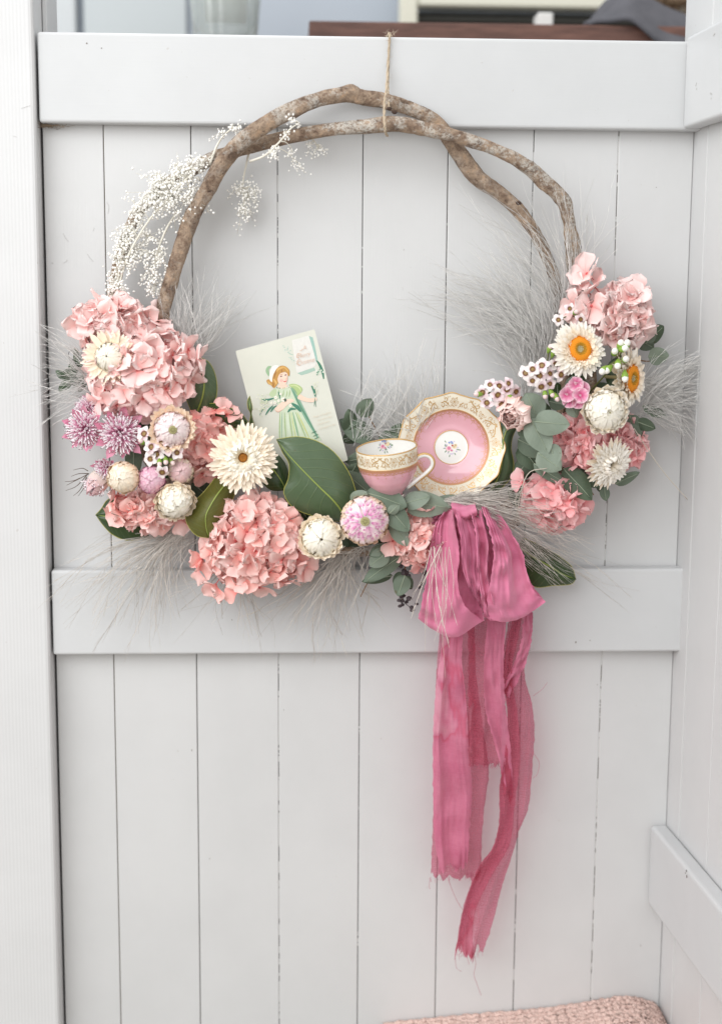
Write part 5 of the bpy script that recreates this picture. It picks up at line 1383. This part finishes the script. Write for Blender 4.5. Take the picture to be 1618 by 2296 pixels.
def filigree(dc, u0, u1, v0, v1, unit, seed):
    """band of leafy scrolls and rosettes between v0 and v1"""
    r = random.Random(seed); h = v1 - v0; n = max(1, round((u1 - u0) / unit)); st = (u1 - u0) / n; vm = (v0 + v1) / 2
    for k in range(n):
        u = u0 + st * (k + .5)
        if k % 3 == 0: dc.rosette(u, vm, h * .30); 
        else:
            sg = 1 if k % 3 == 1 else -1
            dc.line([(u - sg * st * .5, v0 + h * .15), (u - sg * st * .2, vm), (u + sg * st * .25, vm + h * .18), (u + sg * st * .5, v1 - h * .15)], h * .045, 14)
            dc.scroll(u + sg * st * .18, vm - h * .18, h * .22, .95 * sg, 1.5, h * .035); dc.scroll(u - sg * st * .2, vm + h * .24, h * .18, -.95 * sg, -1.2, h * .035)
            for j in range(5):
                q = j / 4; dc.blob(lerp(u - sg * st * .4, u + sg * st * .4, q), lerp(v0 + h * .25, v1 - h * .25, q) + (-1) ** j * h * .13, h * .10, h * .038, sg * .9 + (-1) ** j * .7)
        for j in range(7): dc.blob(u + r.uniform(-.5, .5) * st, r.choice((v0 + h * r.uniform(.05, .22), v1 - h * r.uniform(.05, .22))), h * .055, h * .028, r.uniform(0, 3))
def lace(dc, u0, u1, v, h, unit, sg):
    n = round((u1 - u0) / unit); st = (u1 - u0) / n
    for k in range(n):
        u = u0 + st * (k + .5)
        dc.line([(u - st * .5, v + sg * h * .15), (u - st * .25, v + sg * h * .6), (u, v + sg * h * .35), (u + st * .25, v + sg * h * .6), (u + st * .5, v + sg * h * .15)], h * .07, 16)
        dc.scroll(u, v + sg * h * .62, h * .22, .9, 0, h * .05); dc.blob(u, v + sg * h * 1.05, h * .07, h * .12); dc.blob(u + st * .5, v + sg * h * .5, h * .10, h * .10)
        for j in range(5): dc.blob(u - st * .4 + j * st * .2, v + sg * h * .22, h * .09, h * .13)
def posy(S, parent, sc, seed):
    r = random.Random(seed)
    cols = {'rose': (.66, .20, .32), 'pale_rose': (.82, .55, .58), 'yellow': (.82, .66, .42), 'blue': (.25, .32, .62), 'leaf': (.25, .34, .25), 'red': (.45, .08, .08), 'lilac': (.60, .55, .70)}
    items = []
    for k in range(16):
        a = r.uniform(0, 6.28); q = r.uniform(.5, 1.0); items.append(('leaf', q * math.cos(a), q * math.sin(a), .16, .07, a))
    for k in range(9):
        a = r.uniform(0, 6.28); items.append(('lilac', .75 * math.cos(a), .75 * math.sin(a), .09, .08, 0))
    items += [('blue', .0, .62, .15, .12, 0), ('blue', -.25, .55, .12, .10, 0), ('blue', .14, .48, .10, .10, 0), ('yellow', .36, .12, .30, .26, 0), ('yellow', .5, .28, .16, .14, 0), ('pale_rose', -.30, -.14, .34, .32, 0), ('rose', -.26, -.10, .20, .20, 0), ('pale_rose', -.22, -.06, .10, .10, 0), ('red', .12, .22, .12, .12, 0), ('yellow', .30, .06, .10, .10, 0), ('rose', .05, -.35, .14, .12, 0), ('lilac', -.55, .3, .12, .1, 0)]
    grp = {}
    for i, (c, x, y, a, b_, rt) in enumerate(items):
        grp.setdefault(c, []).append((x, y, a, b_, rt))
    order = ['leaf', 'lilac', 'blue', 'yellow', 'red', 'pale_rose', 'rose']
    for i, c in enumerate(order):
        dc = Decal(lambda u, v, i=i: S(u, v, .00010 + .00003 * i))
        for (x, y, a, b_, rt) in grp[c]: dc.blob(x * sc, y * sc, a * sc, b_ * sc, rt)
        dc.mb.build('painted_posy', flat_mat('enamel_' + c, cols[c], .25), parent, True)

SC = at(1011, 1003, .044); saxis = (CAM - SC).normalized(); saxis = (saxis + Vector((-.03, 0, .03))).normalized()
SM = Matrix.Translation(SC) @ axis_frame(saxis)
sau = thing('saucer', 'pink and white saucer with gilt scroll border standing behind the teacup', 'saucer', mw=SM)
R0 = 119 * px(.06)
def sh(r):
    q = r / R0
    return .0165 * sm((q - .34) / .72) ** 1.1 - .0012 * sm((.34 - q) / .03)
def scal(a, t): return 1 + (0.018 * math.cos(12 * a) + .004 * math.cos(24 * a)) * sm((t - .72) / .28)
def ring(name, r0, r1, mat, lift=0.0, n=96, m_=8, wob=False):
    mb = MB(); prof = [(lerp(r0, r1, i / m_), sh(lerp(r0, r1, i / m_)) + lift) for i in range(m_ + 1)]
    mb.lathe(prof, n, (lambda a, t: 1 + (0.018 * math.cos(12 * a) + .004 * math.cos(24 * a)) * sm((lerp(r0, r1, t) / R0 - .78) / .22)) if wob else None)
    return mb.build(name, mat, sau)
ring('well', .00001, .318 * R0, PORC)
ring('pink_band', .318 * R0, .715 * R0, PINKG, 0, 96, 14)
ring('border', .715 * R0, R0, IVG, 0, 120, 10, True)
mb = MB(); prof = [(R0, sh(R0)), (R0 * 1.004, sh(R0) - .001), (R0, sh(R0) - .0024), (R0 * .7, sh(R0 * .7) - .003), (R0 * .4, -.004), (R0 * .38, -.007), (R0 * .34, -.007), (.0001, -.004)]
mb.lathe(prof, 120, lambda a, t: 1 + (0.018 * math.cos(12 * a) + .004 * math.cos(24 * a)) * (1 if t < .35 else 0)); mb.build('underside', PORC, sau)
def gline(r, w, name='gilt_line', wob=False):
    mb = MB(); P = []
    for k in range(121):
        a = k / 120 * 6.28318; q = r * (scal(a, 1) if wob else 1); P.append(Vector((q * math.cos(a), q * math.sin(a), sh(r) + .0001)))
    mb.tube(P, w, 5, False); mb.build(name, GILT, sau)
gline(.318 * R0, .0006); gline(.715 * R0, .0004); gline(R0 * .998, .0008, 'gilt_rim', True)
def SS(u, v, lift=.00012):                       # u along the circle at mid border, v radius
    a = u / (.86 * R0); return Vector((v * math.cos(a), v * math.sin(a), sh(v) + lift))
circ = 6.28318 * .86 * R0
dc = Decal(SS); filigree(dc, 0, circ, .735 * R0, .965 * R0, .0125, 3); dc.mb.build('gilt_scrollwork', GILT, sau)
dc = Decal(SS); lace(dc, 0, circ, .700 * R0, -.115 * R0, .0135, 1)
m, nt, b, o = nmat('thin_gilding'); b.inputs['Base Color'].default_value = (0.60, 0.30, 0.17, 1); b.inputs['Metallic'].default_value = 0.35; b.inputs['Roughness'].default_value = 0.4; GILT2 = m
dc.mb.build('gilt_lace', GILT2, sau)
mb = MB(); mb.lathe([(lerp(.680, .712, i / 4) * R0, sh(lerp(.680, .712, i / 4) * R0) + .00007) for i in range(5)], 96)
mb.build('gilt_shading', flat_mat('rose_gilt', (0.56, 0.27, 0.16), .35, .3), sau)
def S0(u, v, lift): return Vector((u, v, sh(math.hypot(u, v)) + lift))
posy(S0, sau, .165 * R0, 2)

# teacup
TC = at(866, 1003, .110)
fwd_ = (CAM - TC).normalized()
upv = Vector((-.105, -.155, 1)).normalized()
cup = thing('teacup', 'pink and white porcelain teacup with gilt band, in front of the saucer', 'teacup', mw=Matrix.Translation(TC) @ axis_frame(upv))
k_ = px(.11)
CP = [(68, 0), (68.6, -4), (68.6, -14), (68, -30), (66, -42), (62, -56), (55, -72), (45, -87), (34, -99), (27, -106), (27, -111)]
def cr_at(z):
    z = z / k_
    for (r0, z0), (r1, z1) in zip(CP, CP[1:]):
        if z1 <= z <= z0: return lerp(r0, r1, (z0 - z) / (z0 - z1)) * k_
    return 27 * k_
def cup_ring(name, za, zb, mat, out=0.0, n=64, m_=10):
    mb = MB(); mb.lathe([(cr_at(lerp(za, zb, i / m_) * k_) + out, lerp(za, zb, i / m_) * k_) for i in range(m_ + 1)], n, lambda a, t: 1 + .006 * math.cos(10 * a)); return mb.build(name, mat, cup)
cup_ring('gilt_band', 0, -34, IVG); cup_ring('pink_bowl', -34, -111, PINKG, 0, 64, 22)
mb = MB(); mb.lathe([(66.2 * k_, 0.0)] + [((r - 2.0) * k_, z * k_) for r, z in CP[1:8]] + [(25 * k_, -98 * k_), (.0001, -102 * k_)], 64, lambda a, t: 1 + .006 * math.cos(10 * a)); mb.build('inner_bowl', PORC, cup)
def cline(z, w, name='gilt_line', r_add=0):
    mb = MB(); P = []
    for k in range(81):
        a = k / 80 * 6.28318; q = (cr_at(z * k_) + r_add) * (1 + .006 * math.cos(10 * a)); P.append(Vector((q * math.cos(a), q * math.sin(a), z * k_)))
    mb.tube(P, w, 6, False); mb.build(name, GILT, cup)
cline(0, .0009, 'gilt_rim', -.0005); cline(-34.5, .0005)
mb = MB(); mb.lathe([(29 * k_, -110 * k_), (31 * k_, -112 * k_), (29 * k_, -115 * k_), (22 * k_, -115 * k_), (.0001, -112 * k_)], 40); mb.build('foot', PORC, cup)
RM = 68 * k_
def CS(u, v, lift=.00016): a = u / RM; q = (cr_at(v) + lift) * (1 + .006 * math.cos(10 * a)); return Vector((q * math.cos(a), q * math.sin(a), v))
dc = Decal(CS); filigree(dc, 0, 6.28318 * RM, -31 * k_, -3 * k_, .0105, 4); dc.mb.build('gilt_scrollwork', GILT, cup)
dc = Decal(CS); lace(dc, 0, 6.28318 * RM, -38 * k_, 15 * k_, .0105, -1); dc.mb.build('gilt_lace', GILT2, cup)
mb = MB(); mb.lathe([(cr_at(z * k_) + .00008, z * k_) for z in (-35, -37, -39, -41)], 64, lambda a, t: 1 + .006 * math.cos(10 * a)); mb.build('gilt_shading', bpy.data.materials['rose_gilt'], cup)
# posy inside, on the far wall of the bowl
CI = cup.matrix_basis.inverted()
far = CI.to_3x3() @ Vector((0, 1, 0)); fa = math.atan2(far.y, far.x)
def IN(u, v, lift):
    z = v - 13 * k_; a = fa - u / (64 * k_); q = cr_at(z) - 2.0 * k_ - lift - .0002; return Vector((q * math.cos(a), q * math.sin(a), z))
posy(IN, cup, 17 * k_, 5)
# handle
hp = [(928,1036,.112),(936,1026,.113),(950,1021,.113),(963,1025,.113),(969,1036,.113),(966,1048,.112),(955,1060,.112),(940,1072,.111),(926,1082,.110),(912,1092,.108)]
P = [CI @ p for p in cr([at(*p) for p in hp], 40)]
mb = MB(); mb.tube(P, [.0024 if i < 30 else lerp(.0024, .0034, (i - 30) / 9) for i in range(40)], 10); mb.build('handle', PORC, cup)
fr = frames(P); mid = sum(P, Vector()) / len(P)
mb = MB(); mb.tube([p + ((p - mid) - T * (p - mid).dot(T))  .normalized() * .0014 for p, (T, N, B) in zip(P, fr)], [.0020] * 40, 8); mb.build('gilt_handle_edge', GILT, cup)

# ================================================================== RIBBON
def silk_mat(name, c0, c1, sheer, tl=.35, dye=True, wv_=.3):
    m, nt, b, o = nmat(name)
    v = coords(nt); n1 = tex_noise(nt, v, 22, 5, .6); n2 = tex_noise(nt, coords(nt, (900, 60, 130)), 1, 3, .6); n3 = tex_noise(nt, coords(nt, (60, 60, 900)), 1, 3, .6)
    c = mixc(nt, c0, c1, ramp(nt, n1.outputs['Fac'], [(.32, (0,)*3), (.68, (1,)*3)]).outputs[0])
    wve = mathn(nt, 'ADD', n2.outputs['Fac'], n3.outputs['Fac'])
    c = mixc(nt, c, (.92, .70, .78), mathn(nt, 'MULTIPLY', wve, .10))
    if dye:                                            # watermarks of the dye bath
        n4 = tex_noise(nt, coords(nt, (1, 1, .6)), 13, 3, .5)
        c = mixc(nt, c, (.62, .05, .12), ramp(nt, n4.outputs['Fac'], [(.60, (0,)*3), (.625, (.45,)*3), (.635, (0,)*3)]).outputs[0])
        c = mixc(nt, c, (.84, .46, .56), ramp(nt, n4.outputs['Fac'], [(.63, (0,)*3), (.66, (.6,)*3)]).outputs[0])
    nt.links.new(c, b.inputs['Base Color']); b.inputs['Roughness'].default_value = .75
    b.inputs['Sheen Weight'].default_value = .25
    bump(nt, b, wve, wv_, .0006)
    sv = mathn(nt, 'MULTIPLY', mathn(nt, 'SUBTRACT', 1.0, mathn(nt, 'MULTIPLY', wve, .35)), sheer)
    translucent(nt, b, o, c, tl, sv, (.90, .50, .60))
    return m
SILK = silk_mat('rose_silk_loops', (.62, .12, .26), (.72, .20, .34), .03, .12, False)
SILK_T = silk_mat('rose_silk_tail', (.58, .11, .23), (.72, .22, .35), .36, .22)
SILK_S = silk_mat('sheer_rose_silk', (.44, .06, .12), (.56, .12, .19), .92, .25)
bow = thing('ribbon_bow', 'rose pink silk ribbon bow with long frayed tails', 'ribbon bow', at(1040, 1140, .10))
BC = at(1040, 1140, .10)
def strip(name, L, R, mat, nu=40, nv=28, folds=(.006, 3, 0.0), prof=None, bulge=0.0, fray=0, seed=0, crease=.0012, gather=0.0):
    rg = random.Random(seed)
    l, r = cr([at(*p) for p in L], nu), cr([at(*p) for p in R], nu)
    rows = []
    ends = [rg.gauss(0, 1) for _ in range(nv + 1)]
    for i in range(nu):
        u = i / (nu - 1); row = []
        amp = folds[0] * (prof(u) if prof else 1)
        for k in range(nv + 1):
            v = k / nv
            p = l[i].lerp(r[i], v)
            ph = folds[1] * v * 6.283 + folds[2] + 3.2 * noise.noise(Vector((u * 1.3, seed * 3.7, v * 1.4)))
            f = math.sin(ph) + .22 * math.sin(ph * 2.1 + 1.3 + u * 2)
            p = p + Vector((.25 * amp * math.cos(ph), -amp * f, 0))
            p = p + Vector((0, -crease * 2.5 * noise.noise(Vector((u * 9, v * 3 + seed, 4.1))), 0))
            gp = v * 6.283 * 6.5 + 2.5 * noise.noise(Vector((v * 4, u * 1.5, seed + 2.2)))
            p = p + Vector((0, -(gather * (1 - u) ** .9 + .00045) * math.sin(gp) - .0022 * noise.noise(Vector((v * 11 + seed, u * 4.0, 7.7))), 0))
            edge = (abs(v - .5) * 2) ** 6
            p.x += edge * .0016 * noise.noise(Vector((i * .6, k, seed)))
            if bulge: p.z -= bulge * math.sin(v * math.pi) * sm((u - .45) / .55)
            if fray and u > .90: p.z += fray * (.55 * ends[k] + 1.4 * noise.noise(Vector((v * 3.1, seed, .5)))) * ((u - .90) / .10)
            row.append(p - BC)
        rows.append(row)
    mb = MB(); mb.grid(rows)
    o = mb.build(name, mat, bow)
    return o, rows
pinch = lambda u: lerp(1.0, .30, sm(u * 1.1))
# back layers of the two loops, seen inside the openings
strip('loop', [(1012,1150,.092),(1000,1230,.090),(985,1320,.088),(968,1395,.100)], [(1058,1150,.092),(1070,1260,.090),(1078,1340,.092),(1083,1392,.110)], SILK, 40, 24, (.009, 1.8, .5), pinch, .016, 0, 1, gather=.0022, crease=.0036)
strip('loop', [(1060,1145,.092),(1072,1240,.088),(1080,1330,.090),(1084,1384,.105)], [(1104,1133,.092),(1150,1210,.085),(1185,1300,.085),(1219,1348,.100)], SILK, 40, 24, (.009, 1.8, 1.5), pinch, .012, 0, 2, gather=.0022, crease=.0036)
# left loop
strip('loop', [(998,1142,.104),(974,1178,.108),(964,1235,.114),(956,1300,.120),(945,1352,.122),(936,1384,.112)], [(1022,1128,.118),(1024,1178,.128),(1032,1240,.132),(1026,1305,.134),(1044,1358,.132),(1083,1392,.118)], SILK, 46, 30, (.009, 1.3, 2.2), lambda u: lerp(1, .30, sm(u)), .021, 0, 3, gather=.0022, crease=.0036)
strip('loop', [(1014,1146,.120),(1028,1205,.130),(1032,1265,.130),(1050,1318,.130),(1072,1352,.128),(1083,1391,.120)], [(1054,1146,.120),(1068,1215,.128),(1070,1290,.126),(1072,1335,.126),(1080,1362,.126),(1085,1386,.121)], SILK, 40, 16, (.006, .8, .4), pinch, 0, 0, 4, gather=.0022, crease=.0036)
# right loop
strip('loop', [(1050,1150,.120),(1063,1195,.130),(1068,1270,.132),(1076,1340,.130),(1084,1384,.122)], [(1080,1140,.120),(1098,1210,.134),(1096,1280,.134),(1108,1340,.132),(1132,1386,.124)], SILK, 44, 22, (.0075, 1.1, 1.0), pinch, .004, 0, 5, gather=.0022, crease=.0036)
strip('loop', [(1074,1136,.122),(1092,1192,.136),(1102,1240,.138),(1098,1290,.138),(1090,1345,.136),(1096,1386,.126)], [(1104,1130,.108),(1140,1188,.114),(1168,1240,.116),(1180,1290,.116),(1196,1326,.116),(1221,1348,.110)], SILK, 46, 30, (.0085, 1.15, .2), lambda u: lerp(1, .35, sm(u)), .013, 0, 6, gather=.0022, crease=.0036)
strip('loop', [(970,1156,.088),(966,1172,.090),(972,1200,.090)], [(1008,1136,.098),(1006,1160,.102),(1000,1200,.10)], SILK, 20, 14, (.003, 1, 0), None, 0, 0, 7, gather=.0022, crease=.0036)
# knot
mb = MB(); rows = []
for i in range(26):
    u = i / 25; row = []
    c = at(lerp(1012, 1066, u), 1140 + 7 * math.sin(u * 3.14), .118)
    for k in range(21):
        a = k / 20 * 6.283; rr = (.0085 + .0012 * math.sin(a * 5 + u * 4)) * (1 + .15 * noise.noise(Vector((u * 4, math.cos(a), math.sin(a))))) * (1 - .25 * abs(u - .5))
        row.append(c + Vector((.0012 * math.sin(a * 2), math.cos(a) * rr * .9, math.sin(a) * rr)) - BC)
    rows.append(row)
mb.grid(rows); mb.build('knot', SILK, bow)
# tails
TF = lambda u: lerp(.55, 1.0, sm(u * 1.5))
strip('tail', [(985,1400,.070),(976,1520,.062),(972,1640,.055),(970,1760,.05),(967,1870,.046),(963,1972,.045)], [(1062,1400,.070),(1068,1520,.062),(1085,1640,.055),(1096,1725,.05),(1082,1850,.048),(1078,1962,.046)], SILK_S, 70, 26, (.004, 2.2, .8), TF, 0, .006, 21, crease=.0026)
strip('tail', [(1048,1385,.080),(1050,1480,.075),(1048,1580,.070),(1046,1660,.066),(1050,1712,.065)], [(1132,1385,.080),(1130,1480,.075),(1128,1580,.070),(1124,1660,.066),(1121,1716,.065)], SILK_S, 54, 24, (.0045, 2.4, 2.0), TF, 0, .004, 22, crease=.0026)
strip('tail', [(994,1395,.088),(986,1470,.080),(976,1540,.074),(970,1620,.070),(968,1710,.066),(969,1800,.062),(972,1880,.060),(982,1955,.058)], [(1040,1395,.092),(1034,1470,.086),(1042,1540,.080),(1049,1620,.076),(1052,1690,.072),(1060,1765,.068),(1054,1850,.064),(1048,1938,.060)], SILK_T, 80, 26, (.0035, 1.4, .3), TF, 0, .009, 23, crease=.0026)
strip('tail', [(1092,1378,.098),(1086,1470,.09),(1084,1540,.084),(1090,1600,.08),(1106,1660,.076),(1120,1720,.07),(1128,1790,.062)], [(1134,1378,.098),(1128,1470,.09),(1129,1540,.085),(1134,1600,.08),(1141,1660,.076),(1146,1720,.068),(1150,1790,.058)], SILK_T, 60, 16, (.0025, .9, 1.2), TF, 0, .004, 24, crease=.0026)
strip('tail', [(1146,1372,.082),(1132,1440,.076),(1124,1505,.072),(1136,1600,.068),(1130,1690,.066),(1118,1765,.066),(1117,1840,.066),(1104,1895,.064),(1076,1936,.06),(1049,1995,.054),(1031,2061,.05),(1019,2140,.048)], [(1192,1372,.082),(1188,1440,.074),(1174,1505,.068),(1194,1585,.060),(1199,1650,.058),(1193,1740,.056),(1183,1820,.054),(1164,1870,.054),(1146,1925,.052),(1130,1975,.05),(1108,2050,.048),(1080,2134,.048)], SILK_S, 110, 26, (.0042, 1.5, 2.4), TF, 0, .007, 25, crease=.0026)
strip('tail', [(1172,1372,.088),(1166,1440,.084),(1140,1510,.080),(1118,1560,.074)], [(1194,1374,.086),(1190,1440,.08),(1172,1500,.078),(1142,1560,.072)], SILK_T, 40, 12, (.002, .8, 0), TF, 0, .003, 26, crease=.0026)
strip('tail', [(1150,1376,.085),(1136,1440,.080),(1128,1505,.076),(1137,1600,.072),(1131,1690,.070),(1119,1765,.070),(1118,1840,.070),(1105,1895,.068),(1077,1936,.064),(1050,1995,.058),(1032,2061,.054),(1020,2136,.051)], [(1172,1376,.085),(1160,1440,.080),(1146,1505,.076),(1160,1600,.070),(1166,1690,.068),(1158,1765,.067),(1150,1840,.066),(1140,1895,.064),(1112,1945,.060),(1080,2005,.056),(1062,2066,.052),(1062,2146,.050)], SILK_S, 100, 18, (.003, 1.1, 1.0), TF, 0, .005, 27, crease=.0026)
# loose threads
THR = flat_mat('loose_thread', (.50, .12, .20), .8)
for pts in ([(1060,2140,.05),(1066,2160,.045),(1062,2185,.04),(1070,2210,.035),(1078,2232,.03)], [(1020,2138,.05),(1021,2160,.045),(1024,2172,.04),(1034,2178,.03)], [(1000,1960,.058),(1015,2000,.05),(1030,2030,.045),(1060,2070,.048)], [(1046,2142,.05),(1051,2162,.048)], [(1195,1560,.06),(1215,1545,.05),(1226,1530,.04)], [(1196,1690,.06),(1208,1710,.05),(1204,1735,.05),(1194,1745,.055)], [(1070,1350,.13),(1088,1385,.12),(1086,1400,.12)], [(963,1968,.045),(962,1990,.04),(965,1992,.04)]):
    mb = MB(); mb.tube([p - BC for p in cr([at(*p) for p in pts], 18)], .00022, 4); mb.build('thread', THR, bow)
rg = random.Random(8)
mb = MB()
for (x0, y0, x1, y1, d, n) in ((963,1972,1078,1960,.046,60),(1019,2142,1080,2134,.048,40),(1050,1714,1121,1716,.066,44),(982,1955,1048,1938,.06,36)):
    for k in range(n):
        q = rg.random(); p = at(lerp(x0, x1, q), lerp(y0, y1, q) - 4 + rg.gauss(0, 4), d) - BC; e = p + Vector((rg.gauss(0, .0015), rg.gauss(0, .001), -rg.uniform(.002, .007))); mb.tube([p, e], .00018, 3, False)
mb.build('fringe', THR, bow)['kind'] = 'stuff'
